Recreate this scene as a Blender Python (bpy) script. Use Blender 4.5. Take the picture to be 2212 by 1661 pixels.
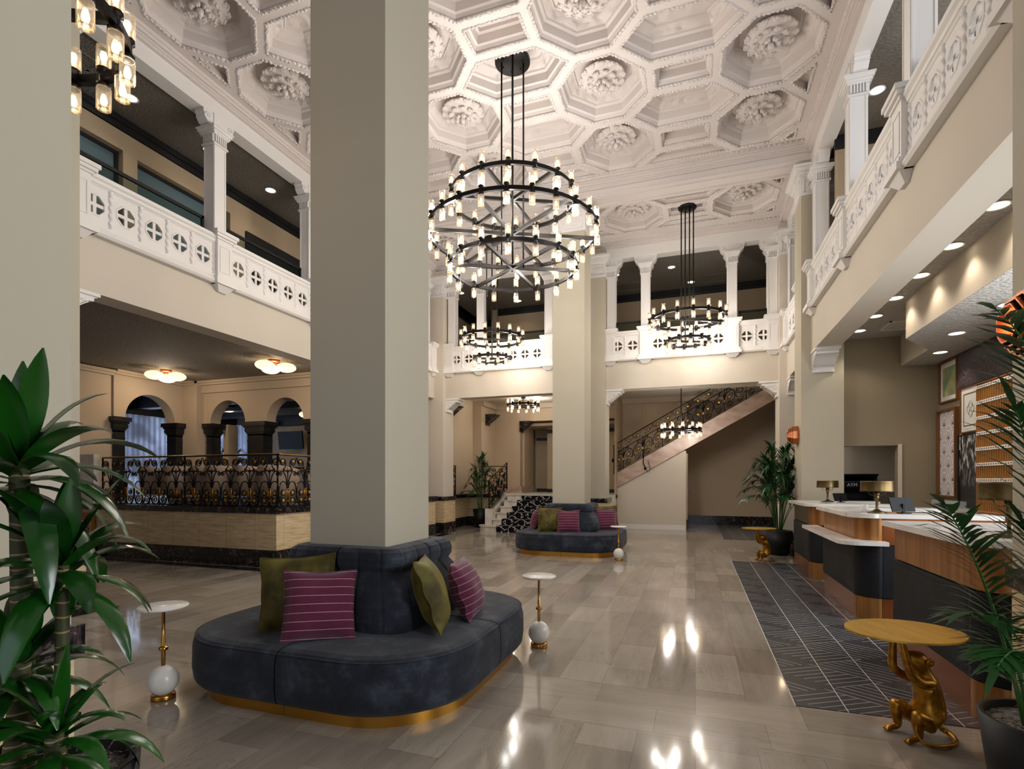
import bpy, math, random
from mathutils import Vector, Matrix, noise as mnoise
PI = math.pi
for o in list(bpy.data.objects): bpy.data.objects.remove(o)
S = bpy.context.scene
COL = S.collection
rnd = random.Random(7)
# ---------------------------------------------------------------- camera
cam = bpy.data.cameras.new('camera'); co = bpy.data.objects.new('camera', cam); COL.objects.link(co)
co.location = (0, 0, 1.45); co.rotation_euler = (PI/2, 0, math.radians(19.09))
cam.sensor_width = 36; cam.lens = 1144/2212*36; cam.shift_y = 205.5/2212; cam.clip_end = 100
S.camera = co
S.view_settings.view_transform = 'Standard'; S.view_settings.look = 'None'
S.view_settings.gamma = 1; S.view_settings.use_curve_mapping = False
S.view_settings.exposure = 0.12
# ---------------------------------------------------------------- world and daylight
w = bpy.data.worlds.new('world'); S.world = w; w.use_nodes = True
w.node_tree.nodes['Background'].inputs[0].default_value = (.75, .82, 1, 1)
w.node_tree.nodes['Background'].inputs[1].default_value = 1.0
def area(name, loc, rot, sx, sy, power, col):
    l = bpy.data.lights.new(name, 'AREA'); l.shape = 'RECTANGLE'; l.size = sx; l.size_y = sy
    l.energy = power; l.color = col
    o = bpy.data.objects.new(name, l); o.location = loc; o.rotation_euler = rot; COL.objects.link(o); return o
def point(name, loc, power, col=(1, .96, .91), r=.05):
    l = bpy.data.lights.new(name, 'POINT'); l.energy = power; l.color = col; l.shadow_soft_size = r
    o = bpy.data.objects.new(name, l); o.location = loc; COL.objects.link(o); return o
def spot(name, loc, power, ang=100, col=(1, .84, .66), blend=.6, r=.05):
    l = bpy.data.lights.new(name, 'SPOT'); l.energy = power; l.color = col; l.spot_size = math.radians(ang)
    l.spot_blend = blend; l.shadow_soft_size = r
    o = bpy.data.objects.new(name, l); o.location = loc; COL.objects.link(o); return o
# daylight through the tall street windows beside and behind the camera
area('daylight_reception_window', (3.72, 5.3, 2.1), (0, PI/2, 0), 2.3, 3.0, 110, (.95, .98, 1))
area('daylight_gallery_window', (3.68, 4.0, 5.75), (0, PI/2, 0), 1.8, 7.5, 110, (.95, .98, 1))
area('daylight_side_window', (3.72, 1.35, 2.2), (0, PI/2, 0), 2.6, 1.8, 130, (.95, .98, 1))
area('daylight_front_window', (-2.4, -4.3, 3.6), (PI/2, 0, 0), 8.0, 5.0, 12, (.95, .98, 1))
area('daylight_lounge_window', (-15.2, 11.4, 2.4), (0, -PI/2, 0), 2.0, 4.0, 40, (.6, .75, 1))
# ---------------------------------------------------------------- mesh collector
class M:
    def __init__(s): s.v = []; s.f = []; s.m = []; s.s = []
    def add(s, vs, fs, mi=0, sm=False):
        n = len(s.v); s.v += [tuple(p) for p in vs]
        for f in fs: s.f.append([i+n for i in f]); s.m.append(mi); s.s.append(sm)
        return s
    def box(s, x0, y0, z0, x1, y1, z1, mi=0):
        x0, x1 = min(x0, x1), max(x0, x1); y0, y1 = min(y0, y1), max(y0, y1); z0, z1 = min(z0, z1), max(z0, z1)
        return s.add([(x0,y0,z0),(x1,y0,z0),(x1,y1,z0),(x0,y1,z0),(x0,y0,z1),(x1,y0,z1),(x1,y1,z1),(x0,y1,z1)],
                     [(0,3,2,1),(4,5,6,7),(0,1,5,4),(1,2,6,5),(2,3,7,6),(3,0,4,7)], mi)
    def prism(s, pts, z0, z1, mi=0, sm=False, caps=True):      # pts counter-clockwise in xy
        n = len(pts)
        s.add([(x, y, z0) for x, y in pts]+[(x, y, z1) for x, y in pts],
              [(i, (i+1) % n, n+(i+1) % n, n+i) for i in range(n)], mi, sm)
        if caps:
            s.add([(x, y, z0) for x, y in pts], [tuple(range(n))[::-1]], mi)
            s.add([(x, y, z1) for x, y in pts], [tuple(range(n))], mi)
        return s
    def extr(s, pts, axis, a, b, mi=0, sm=False):               # pts in the plane across axis; x -> (y,z), y -> (x,z)
        n = len(pts)
        g = (lambda p, t: (t, p[0], p[1])) if axis == 'x' else (lambda p, t: (p[0], t, p[1]))
        s.add([g(p, a) for p in pts]+[g(p, b) for p in pts], [(i, (i+1) % n, n+(i+1) % n, n+i) for i in range(n)], mi, sm)
        s.add([g(p, a) for p in pts], [tuple(range(n))[::-1]], mi); s.add([g(p, b) for p in pts], [tuple(range(n))], mi)
        return s
    def lathe(s, prof, n=16, c=(0, 0, 0), mi=0, sm=True, a0=0, a1=2*PI):
        full = abs(a1-a0-2*PI) < 1e-6; k = n if full else n+1
        vs = []
        for r, z in prof:
            for i in range(k):
                a = a0+(a1-a0)*i/n; vs.append((c[0]+r*math.cos(a), c[1]+r*math.sin(a), c[2]+z))
        fs = []
        for j in range(len(prof)-1):
            for i in range(n):
                i2 = (i+1) % k; fs.append((j*k+i, j*k+i2, (j+1)*k+i2, (j+1)*k+i))
        return s.add(vs, fs, mi, sm)
    def tube(s, path, r, n=6, mi=0, closed=False, sm=True, flat=None):
        P = [Vector(p) for p in path]; L = len(P); rr = r if isinstance(r, (list, tuple)) else [r]*L
        up = Vector((0, 0, 1)); vs = []; prev = None
        for i in range(L):
            t = (P[(i+1) % L]-P[i-1]) if closed else (P[min(i+1, L-1)]-P[max(i-1, 0)])
            if t.length < 1e-9: t = Vector((0, 0, 1))
            t.normalize()
            if prev is None:
                a = up if abs(t.z) < .95 else Vector((1, 0, 0)); u = t.cross(a).normalized()
            else:
                u = (prev-t*prev.dot(t))
                u = u.normalized() if u.length > 1e-6 else t.orthogonal().normalized()
            prev = u; v = t.cross(u)
            for k in range(n):
                a = 2*PI*(k+.5)/n; cu, cv = math.cos(a), math.sin(a)
                if flat: cu *= flat[0]; cv *= flat[1]
                vs.append(P[i]+(u*cu+v*cv)*rr[i])
        fs = []
        for i in range(L if closed else L-1):
            j = (i+1) % L
            for k in range(n): fs.append((i*n+k, i*n+(k+1) % n, j*n+(k+1) % n, j*n+k))
        if not closed:
            fs.append(tuple(range(n))[::-1]); fs.append(tuple((L-1)*n+k for k in range(n)))
        return s.add(vs, fs, mi, sm)
    def ball(s, c, r, n=8, m=5, mi=0):
        if not isinstance(r, (list, tuple)): r = (r, r, r)
        vs = [(c[0], c[1], c[2]-r[2])]
        for j in range(1, m):
            b = -PI/2+PI*j/m
            for i in range(n):
                a = 2*PI*i/n; vs.append((c[0]+r[0]*math.cos(b)*math.cos(a), c[1]+r[1]*math.cos(b)*math.sin(a), c[2]+r[2]*math.sin(b)))
        vs.append((c[0], c[1], c[2]+r[2])); fs = []
        for i in range(n): fs.append((0, 1+(i+1) % n, 1+i))
        for j in range(m-2):
            for i in range(n): fs.append((1+j*n+i, 1+j*n+(i+1) % n, 1+(j+1)*n+(i+1) % n, 1+(j+1)*n+i))
        for i in range(n): fs.append((1+(m-2)*n+i, 1+(m-2)*n+(i+1) % n, len(vs)-1))
        return s.add(vs, fs, mi, True)
    def xf(s, mat):
        s.v = [tuple(mat @ Vector(p)) for p in s.v]; return s
    def join(s, o, mat=None, mi=None):
        vs = [tuple(mat @ Vector(p)) for p in o.v] if mat is not None else o.v
        n = len(s.v); s.v += vs; s.f += [[i+n for i in f] for f in o.f]
        s.m += (o.m if mi is None else [mi]*len(o.m)); s.s += o.s; return s
    def mesh(s, name, mats):
        me = bpy.data.meshes.new(name); me.from_pydata(s.v, [], s.f)
        if not isinstance(mats, (list, tuple)): mats = [mats]
        for m in mats: me.materials.append(m)
        me.polygons.foreach_set('material_index', s.m); me.polygons.foreach_set('use_smooth', s.s)
        me.update(); return me
def put(name, me, parent=None, loc=None, rot=None, scl=None):
    o = bpy.data.objects.new(name, me); COL.objects.link(o)
    if parent: o.parent = parent
    if loc: o.location = loc
    if rot: o.rotation_euler = rot
    if scl: o.scale = scl
    return o
def part(name, m, mats, parent, **k): return put(name, m.mesh(name, mats), parent, **k)
def tag(o, label, cat, group=None):
    o['label'] = label; o['category'] = cat
    if group: o['group'] = group
    return o
def thing(name, label, cat, loc=(0, 0, 0), rz=0, group=None):
    o = bpy.data.objects.new(name, None); COL.objects.link(o); o.location = loc; o.rotation_euler = (0, 0, rz)
    o.empty_display_size = .1
    return tag(o, label, cat, group)
def struct(name, m, mats):
    o = put(name, m.mesh(name, mats)); o['kind'] = 'structure'; return o
def dup(o, parent=None, loc=None, rz=None):
    c = o.copy(); COL.objects.link(c); c.parent = parent
    for ch in list(o.children): dup(ch, c)
    if loc is not None: c.location = loc
    if rz is not None: c.rotation_euler = (0, 0, rz)
    return c
def rot_z(a): return Matrix.Rotation(a, 4, 'Z')
def tr(x, y, z): return Matrix.Translation((x, y, z))
def smoothsub(o, lv=1):
    md = o.modifiers.new('sub', 'SUBSURF'); md.levels = lv; md.render_levels = lv; return o
def bevel(o, w=.01, seg=2):
    md = o.modifiers.new('bev', 'BEVEL'); md.width = w; md.segments = seg; md.limit_method = 'ANGLE'; return o
# ---------------------------------------------------------------- materials
def hexc(h):
    h = h.lstrip('#'); c = [int(h[i:i+2], 16)/255 for i in (0, 2, 4)]
    return tuple(((x/12.92) if x <= .04045 else ((x+.055)/1.055)**2.4) for x in c)+(1,)
class N:
    def __init__(s, name, base='#808080', rough=.6, metal=0, spec=.5, coat=0):
        s.mat = bpy.data.materials.new(name); s.mat.use_nodes = True; s.t = s.mat.node_tree
        s.b = s.t.nodes['Principled BSDF']; b = s.b.inputs
        s.col = hexc(base) if isinstance(base, str) else base
        b['Base Color'].default_value = s.col; b['Roughness'].default_value = rough; b['Metallic'].default_value = metal
        b['Specular IOR Level'].default_value = spec; b['Coat Weight'].default_value = coat
        s._c = None
    def n(s, t, **k):
        x = s.t.nodes.new('ShaderNode'+t)
        for a, v in k.items():
            if a.startswith('i_'):
                key = a[2:]; key = int(key) if key.isdigit() else key.replace('_', ' ')
                if hasattr(v, 'is_linked') or isinstance(v, bpy.types.NodeSocket): s.t.links.new(v, x.inputs[key])
                else: x.inputs[key].default_value = v
            else: setattr(x, a, v)
        return x
    def l(s, a, b): s.t.links.new(a, b)
    @property
    def co(s):
        if s._c is None: s._c = s.n('TexCoord').outputs['Object']
        return s._c
    def mp(s, scale=(1, 1, 1), rot=(0, 0, 0), loc=(0, 0, 0)):
        m = s.n('Mapping'); s.l(s.co, m.inputs[0]); m.inputs[1].default_value = loc; m.inputs[2].default_value = rot
        m.inputs[3].default_value = scale; return m.outputs[0]
    def noise(s, sc=5, det=3, vec=None, rough=.5, dist=0):
        x = s.n('TexNoise'); x.inputs['Scale'].default_value = sc; x.inputs['Detail'].default_value = det
        x.inputs['Roughness'].default_value = rough; x.inputs['Distortion'].default_value = dist
        s.l(vec or s.co, x.inputs[0]); return x.outputs[0]
    def math(s, op, a, b=0., c=None):
        x = s.n('Math', operation=op)
        for i, v in enumerate((a, b, c)):
            if v is None: continue
            if isinstance(v, bpy.types.NodeSocket): s.l(v, x.inputs[i])
            else: x.inputs[i].default_value = v
        return x.outputs[0]
    def ramp(s, fac, stops):
        x = s.n('ValToRGB'); s.l(fac, x.inputs[0]); e = x.color_ramp.elements
        while len(e) < len(stops): e.new(.5)
        for i, (p, c) in enumerate(stops):
            e[i].position = p; e[i].color = hexc(c) if isinstance(c, str) else c
        return x.outputs[0]
    def mix(s, fac, a, b, mode='MIX'):
        x = s.n('Mix', data_type='RGBA', blend_type=mode)
        for i, v in ((0, fac), (6, a), (7, b)):
            if isinstance(v, bpy.types.NodeSocket): s.l(v, x.inputs[i])
            else: x.inputs[i].default_value = hexc(v) if isinstance(v, str) else v
        return x.outputs[2]
    def color(s, sock): s.l(sock, s.b.inputs['Base Color']); return s
    def rough(s, sock): s.l(sock, s.b.inputs['Roughness']); return s
    def bump(s, sock, strength=.3, dist=.01):
        x = s.n('Bump'); x.inputs['Strength'].default_value = strength; x.inputs['Distance'].default_value = dist
        s.l(sock, x.inputs['Height']); s.l(x.outputs[0], s.b.inputs['Normal']); return s
    def sep(s, vec=None):
        x = s.n('SeparateXYZ'); s.l(vec or s.co, x.inputs[0]); return x.outputs
def vary(m, sc, a, b, det=3, vec=None, lo=.35, hi=.65):
    return m.color(m.ramp(m.noise(sc, det, vec), [(lo, a), (hi, b)]))
def plaster(name, c, bs=.06, rough=.75):
    m = N(name, c, rough, spec=.3); m.bump(m.noise(60, 2), bs, .004); return m.mat
MT = {}
MT['white'] = plaster('white_moulding_paint', '#dedad6', .03, .55)
MT['ceil'] = plaster('ornate_ceiling_paint', '#d2c9c4', .03, .6)
MT['cream'] = plaster('cream_wall_paint', '#c8beaf')
MT['column'] = plaster('column_paint', '#b3ab98')
MT['tan'] = plaster('tan_wall_paint', '#a8957b')
MT['lounge'] = plaster('lounge_wall_paint', '#bba994')
MT['taupe'] = plaster('taupe_wall_paint', '#8d8069')
MT['hall'] = plaster('stair_hall_wall_paint', '#b7a48b')
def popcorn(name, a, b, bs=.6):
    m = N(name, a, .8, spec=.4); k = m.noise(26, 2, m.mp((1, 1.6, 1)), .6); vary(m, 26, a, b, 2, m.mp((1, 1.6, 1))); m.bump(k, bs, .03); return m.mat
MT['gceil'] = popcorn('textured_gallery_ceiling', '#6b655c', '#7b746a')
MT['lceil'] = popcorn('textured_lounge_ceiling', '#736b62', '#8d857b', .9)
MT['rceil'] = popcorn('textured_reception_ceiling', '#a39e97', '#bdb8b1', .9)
MT['black'] = N('black_trim_paint', '#121214', .45).mat
m = N('black_marble', '#1b1a1b', .12); nz = m.noise(3.2, 6, m.mp((1, 1, 1)), .65, 2.2)
v1 = m.ramp(nz, [(.47, (0, 0, 0, 1)), (.5, (1, 1, 1, 1)), (.53, (0, 0, 0, 1))])
n2 = m.noise(9, 5, None, .7, 1.5); v2 = m.ramp(n2, [(.5, (0, 0, 0, 1)), (.7, (1, 1, 1, 1))])
c = m.mix(v2, '#141315', '#55484a'); c = m.mix(m.math('MULTIPLY', v1, m.math('MULTIPLY', v2, .8)), c, '#a58f78'); m.color(c)
MT['bmarble'] = m.mat
m = N('travertine', '#c8b18c', .45); a = m.noise(14, 5, m.mp((.25, .25, 2.2))); b = m.noise(34, 3, m.mp((.35, .35, 2.4)))
c = m.ramp(a, [(.3, '#b79c75'), (.55, '#cdb892'), (.75, '#d8c6a4')])
c = m.mix(m.ramp(b, [(.64, (0, 0, 0, 1)), (.72, (1, 1, 1, 1))]), c, '#8f7652'); sx = m.sep(); 
jx = m.math('LESS_THAN', m.math('FRACT', m.math('DIVIDE', m.math('ADD', sx[0], sx[1]), .62)), .008)
m.color(m.mix(jx, c, '#7d6a4e')); MT['trav'] = m.mat
m = N('polished_stone_floor', '#a59b8f', .13, spec=.4, coat=.0)
X, Y, Z = m.sep(); band = m.math('MULTIPLY', m.math('GREATER_THAN', Y, 3.12), m.math('LESS_THAN', Y, 3.78)); sw = m.n('CombineXYZ'); sw2 = m.n('CombineXYZ')
m.l(Y, sw.inputs[0]); m.l(X, sw.inputs[1]); m.l(X, sw2.inputs[0]); m.l(m.math('ADD', Y, .01), sw2.inputs[1])
mv = m.n('Mix', data_type='VECTOR'); m.l(band, mv.inputs[0]); m.l(sw.outputs[0], mv.inputs[4]); m.l(sw2.outputs[0], mv.inputs[5]); V = mv.outputs[1]
def brk(off, wd, c1, c2, sq):
    b = m.n('TexBrick'); m.l(V, b.inputs[0]); b.offset = off; b.offset_frequency = 2; b.squash = sq; b.squash_frequency = 3
    for k, v in (('Scale', 1), ('Mortar Size', .0018), ('Brick Width', wd), ('Row Height', .315), ('Bias', 0), ('Mortar Smooth', 0)): b.inputs[k].default_value = v
    b.inputs['Color1'].default_value = hexc(c1); b.inputs['Color2'].default_value = hexc(c2); b.inputs['Mortar'].default_value = hexc('#6f665b'); return b.outputs[0]
bk = brk(.37, .62, '#aea497', '#82786c', 1.35)
ms = m.n('Mapping'); m.l(V, ms.inputs[0]); ms.inputs[3].default_value = (.7, 4.5, 1); nz = m.noise(1.6, 6, ms.outputs[0], .62, .8)
c = m.mix(.35, bk, m.ramp(nz, [(.28, '#7f7569'), (.5, '#9b9185'), (.72, '#b3aa9f')]))
ms2 = m.n('Mapping'); m.l(V, ms2.inputs[0]); ms2.inputs[3].default_value = (1.0, 4.5, 1); vn = m.noise(1.1, 7, ms2.outputs[0], .7, 1.2); vv = m.ramp(vn, [(.494, (0, 0, 0, 1)), (.5, (1, 1, 1, 1)), (.506, (0, 0, 0, 1))])
vk = m.ramp(m.noise(.9, 2), [(.45, (0, 0, 0, 1)), (.6, (1, 1, 1, 1))])
c = m.mix(m.math('MULTIPLY', m.math('MULTIPLY', vv, vk), .8), c, '#5d5247')
m.color(c); m.rough(m.math('ADD', m.math('MULTIPLY', nz, .07), .05)); MT['floor'] = m.mat
def linework(m, tile=.295, per=.62):
    X, Y, _ = m.sep()
    g1 = m.math('DIVIDE', m.math('ADD', Y, m.math('MULTIPLY', X, .62)), per); g2 = m.math('DIVIDE', m.math('SUBTRACT', Y, m.math('MULTIPLY', X, .62)), per)
    z = m.math('MODULO', m.math('ADD', m.math('ADD', m.math('FLOOR', g1), m.math('FLOOR', g2)), 100.), 2.)
    la = m.math('LESS_THAN', m.math('FRACT', m.math('MULTIPLY', g1, 7.)), .17)
    lb = m.math('LESS_THAN', m.math('FRACT', m.math('MULTIPLY', g2, 7.)), .14)
    hb = m.math('GREATER_THAN', m.math('FRACT', g1), .22)
    return m.math('ADD', m.math('MULTIPLY', z, la), m.math('MULTIPLY', m.math('SUBTRACT', 1., z), m.math('MULTIPLY', lb, hb))), X
m = N('patterned_floor_tile', '#2f3135', .3); ln, X = linework(m, per=.52)
j = m.math('LESS_THAN', m.math('FRACT', m.math('ADD', m.math('DIVIDE', m.math('SUBTRACT', X, .604), .295), 10.)), .018)
c = m.mix(ln, m.mix(m.noise(5, 3), '#2b2c30', '#3a3c41'), '#8b8d90'); c = m.mix(j, c, '#dcdbd7'); m.color(c); MT['rug'] = m.mat
m = N('stair_carpet', '#15141a', .9, spec=.1); X, Y, Z = m.sep(); V = m.math('ADD', Z, m.math('MULTIPLY', Y, .5)); ls = []
for k in range(3):
    a = PI/3*k; g = m.math('DIVIDE', m.math('ADD', m.math('MULTIPLY', X, math.cos(a)), m.math('MULTIPLY', V, math.sin(a))), .19)
    t = m.math('LESS_THAN', m.math('ABSOLUTE', m.math('SUBTRACT', m.math('FRACT', g), .5)), .05)
    q = m.math('GREATER_THAN', m.math('SINE', m.math('ADD', m.math('MULTIPLY', X, 23.+7*k), m.math('MULTIPLY', V, 31.-9*k))), -.35)
    ls.append(m.math('MULTIPLY', t, q))
m.color(m.mix(m.math('MAXIMUM', m.math('MAXIMUM', ls[0], ls[1]), ls[2]), '#131218', '#b9b0a8')); MT['carpet'] = m.mat
m = N('pale_step_marble', '#cfc6ba', .25); vary(m, 4, '#c2b8aa', '#ddd6cc', 5); MT['step'] = m.mat
m = N('pink_stringer_marble', '#b79d8d', .3); vary(m, 3, '#a98f80', '#c4ad9e', 6, m.mp((1, 1, 2))); MT['string'] = m.mat
m = N('navy_suede', '#2a2e38', .85, spec=.2); c = m.ramp(m.noise(5, 6, None, .65), [(.32, '#191c23'), (.52, '#272b34'), (.7, '#424853')]); m.color(c)
m.bump(m.noise(140, 2), .12, .002); m.b.inputs['Sheen Weight'].default_value = .12; m.b.inputs['Sheen Roughness'].default_value = .5; MT['suede'] = m.mat
MT['goldbase'] = N('brushed_gold_plinth', '#c08a35', .32, .85).mat
m = N('olive_velvet', '#5c5420', .6, spec=.2); c = m.ramp(m.noise(7, 4), [(.35, '#3a3312'), (.65, '#635a26')]); m.color(c); m.b.inputs['Sheen Weight'].default_value = .35
m.b.inputs['Sheen Tint'].default_value = hexc('#b8a850'); MT['olive'] = m.mat
m = N('plum_pinstripe', '#6d2544', .8, spec=.2); X, Y, Z = m.sep(); st = m.math('LESS_THAN', m.math('FRACT', m.math('DIVIDE', Z, .052)), .07)
m.color(m.mix(st, m.mix(m.noise(60, 2), '#4e1830', '#61213b'), '#b98a98')); m.b.inputs['Sheen Weight'].default_value = .3; MT['plum'] = m.mat
MT['brass'] = N('polished_brass', '#b98b46', .25, 1).mat
MT['oldbrass'] = N('antique_brass', '#6e5c3c', .34, .9).mat
m = N('brushed_gold_leaf', '#d0a040', .38, .6); vary(m, 6, '#cda03c', '#dfb650', 4, m.mp((3, .6, 1))); MT['goldtop'] = m.mat
m = N('aged_gold_leaf', '#a8741c', .34, .8); vary(m, 22, '#8a5a12', '#bb8a2c', 4); m.bump(m.noise(45, 3), .15, .004); MT['monkey'] = m.mat
m = N('white_marble', '#dedad2', .25); vary(m, 5, '#d2ccc2', '#ebe8e2', 5); MT['wmarble'] = m.mat
m = N('quartz_counter', '#dcd8d3', .18); vary(m, 2.5, '#d5d0ca', '#e3e0dc', 5); MT['quartz'] = m.mat
m = N('brushed_copper_panel', '#b0763f', .33, .7); vary(m, 3, '#9c6533', '#bd8750', 3, m.mp((5, 5, .3))); MT['copper'] = m.mat
MT['copperd'] = N('dark_copper_panel', '#9a5a30', .25, .75).mat
MT['bronze'] = N('dark_bronze_panel', '#5a4a2c', .3, .7).mat
m = N('blackened_leather_panel', '#23262b', .55, spec=.25); c = m.ramp(m.noise(4, 5, m.mp((1, 1, .5))), [(.3, '#0d0e11'), (.7, '#1f2126')]); m.color(c); MT['leather'] = m.mat
MT['rosecop'] = N('rose_copper', '#c07a52', .28, 1).mat
MT['iron'] = N('black_wrought_iron', '#0e0d0e', .35, .6).mat
MT['rosette'] = N('gilded_rosette', '#c8913a', .35, .9).mat
MT['chand'] = N('black_bronze_chandelier', '#1b1715', .38, .7).mat
MT['blackpot'] = N('matte_black_pot', '#0c0d0f', .5, spec=.3).mat
MT['rail'] = N('black_gallery_rail', '#101112', .4, .3).mat
MT['darkwood'] = plaster('dark_beam_paint', '#1d1b1d', .02, .5)
def glass(name, tint, rough=.05, mixf=.75):
    m = N(name, '#0c1210', rough); t = m.t; out = t.nodes['Material Output']
    tp = m.n('BsdfTransparent'); tp.inputs[0].default_value = hexc(tint); mx = m.n('MixShader'); mx.inputs[0].default_value = 1-mixf
    m.l(tp.outputs[0], mx.inputs[1]); m.l(m.b.outputs[0], mx.inputs[2]); m.l(mx.outputs[0], out.inputs[0]); return m
g = N('fluted_lamp_glass', '#ffffff', .1); tp = g.n('BsdfTransparent'); tp.inputs[0].default_value = (.9, .86, .80, 1); gl = g.n('BsdfGlossy'); gl.inputs[1].default_value = .12; gl.inputs[0].default_value = (1, .93, .82, 1)
lw = g.n('LayerWeight'); lw.inputs[0].default_value = .35; mx = g.n('MixShader'); g.l(g.math('ADD', g.math('MULTIPLY', lw.outputs[1], .75), .10), mx.inputs[0]); g.l(tp.outputs[0], mx.inputs[1]); g.l(gl.outputs[0], mx.inputs[2]); em = g.n('Emission'); em.inputs[0].default_value = hexc('#ffe0b4'); X, Y, Z = g.sep(); g.l(g.math('MULTIPLY', g.math('SUBTRACT', 1., g.math('ABSOLUTE', g.math('DIVIDE', g.math('SUBTRACT', Z, .055), .085))), .30), em.inputs[1]); ad = g.n('AddShader'); g.l(mx.outputs[0], ad.inputs[0]); g.l(em.outputs[0], ad.inputs[1]); g.l(ad.outputs[0], g.t.nodes['Material Output'].inputs[0]); g.mat.cycles.emission_sampling = 'NONE'; MT['shade'] = g.mat  # bulb light on the glass put in as emission, strongest near the bulb
g = glass('clear_balustrade_glass', '#dfe8e4', .03, .88); MT['glass'] = g.mat
def emit(name, c, st):
    m = N(name, c, .5); m.b.inputs['Emission Color'].default_value = hexc(c) if isinstance(c, str) else c
    m.b.inputs['Emission Strength'].default_value = st; m.mat.cycles.emission_sampling = 'NONE' if st > 4 else 'AUTO'; return m.mat
MT['bulb'] = emit('warm_filament_bulb', '#ffd9a0', 9)
MT['globe'] = emit('opal_lamp_globe', '#ffe2b0', 1.5)
MT['disc'] = emit('downlight_lens', '#fff0d2', 5)
MT['amber'] = emit('amber_lamp_core', '#ffe2b8', 1.6)
MT['frost'] = N('frosted_teal_glass', '#5d7076', .12, spec=.6).mat
m = N('palm_leaf', '#1f4a1c', .35, spec=.5); vary(m, 4, '#0f3212', '#235020', 2); MT['palm'] = m.mat
m = N('glossy_dracaena_leaf', '#1c5a14', .22, spec=.6); vary(m, 3, '#0a2a0b', '#17500f', 2); MT['drac'] = m.mat
m = N('ringed_cane', '#4a4a2a', .6); X, Y, Z = m.sep(); rg = m.math('LESS_THAN', m.math('FRACT', m.math('ADD', m.math('MULTIPLY', Z, 30.), m.math('MULTIPLY', m.noise(9, 2), .9))), .12)
m.color(m.mix(rg, m.mix(m.noise(12, 2), '#34401f', '#4d4a2c'), '#a08a5c')); MT['cane'] = m.mat
MT['stem'] = N('green_palm_stem', '#2f5a22', .45).mat
m = N('shredded_bark', '#4a443e', .95); vary(m, 60, '#2c2723', '#8b837a', 3); m.bump(m.noise(70, 3), .8, .03); MT['bark'] = m.mat
MT['curtain'] = N('sheer_curtain', '#8ea4c4', .8).mat
cm = N('sheer_curtain_daylight_glow', '#aab9d4', .9); X, Y, Z = cm.sep()
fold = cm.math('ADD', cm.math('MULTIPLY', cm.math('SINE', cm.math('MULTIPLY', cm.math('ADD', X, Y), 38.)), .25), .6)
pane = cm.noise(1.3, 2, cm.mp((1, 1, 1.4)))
cm.l(cm.mix(pane, '#4a66a0', '#c4d6ff'), cm.b.inputs['Emission Color']); cm.l(cm.math('MULTIPLY', cm.math('MULTIPLY', fold, cm.ramp(pane, [(.35, (.3, .3, .3, 1)), (.65, (1, 1, 1, 1))])), .75), cm.b.inputs['Emission Strength'])  # daylight through the cloth put in as emission, with fold and pane tones
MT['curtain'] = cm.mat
MT['chair'] = plaster('beige_chair_upholstery', '#b39c8a', .05, .85)
MT['screen'] = N('dark_screen', '#080b12', .5, spec=.2).mat
MT['laptop'] = N('dark_monitor_shell', '#101214', .6, spec=.2).mat
MT['walnut'] = N('walnut_frame', '#6b4423', .45).mat
MT['keywood'] = N('honey_wood', '#a5662a', .45).mat
MT['paper'] = N('white_mat_board', '#e4e2de', .7).mat
MT['satin'] = N('brushed_steel', '#9a9a98', .3, 1).mat
MT['shelfw'] = N('key_rack_label_strip', '#e8e6e2', .6).mat
MT['greywall'] = plaster('grey_plinth_wall', '#b9bab8', .02)
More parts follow.
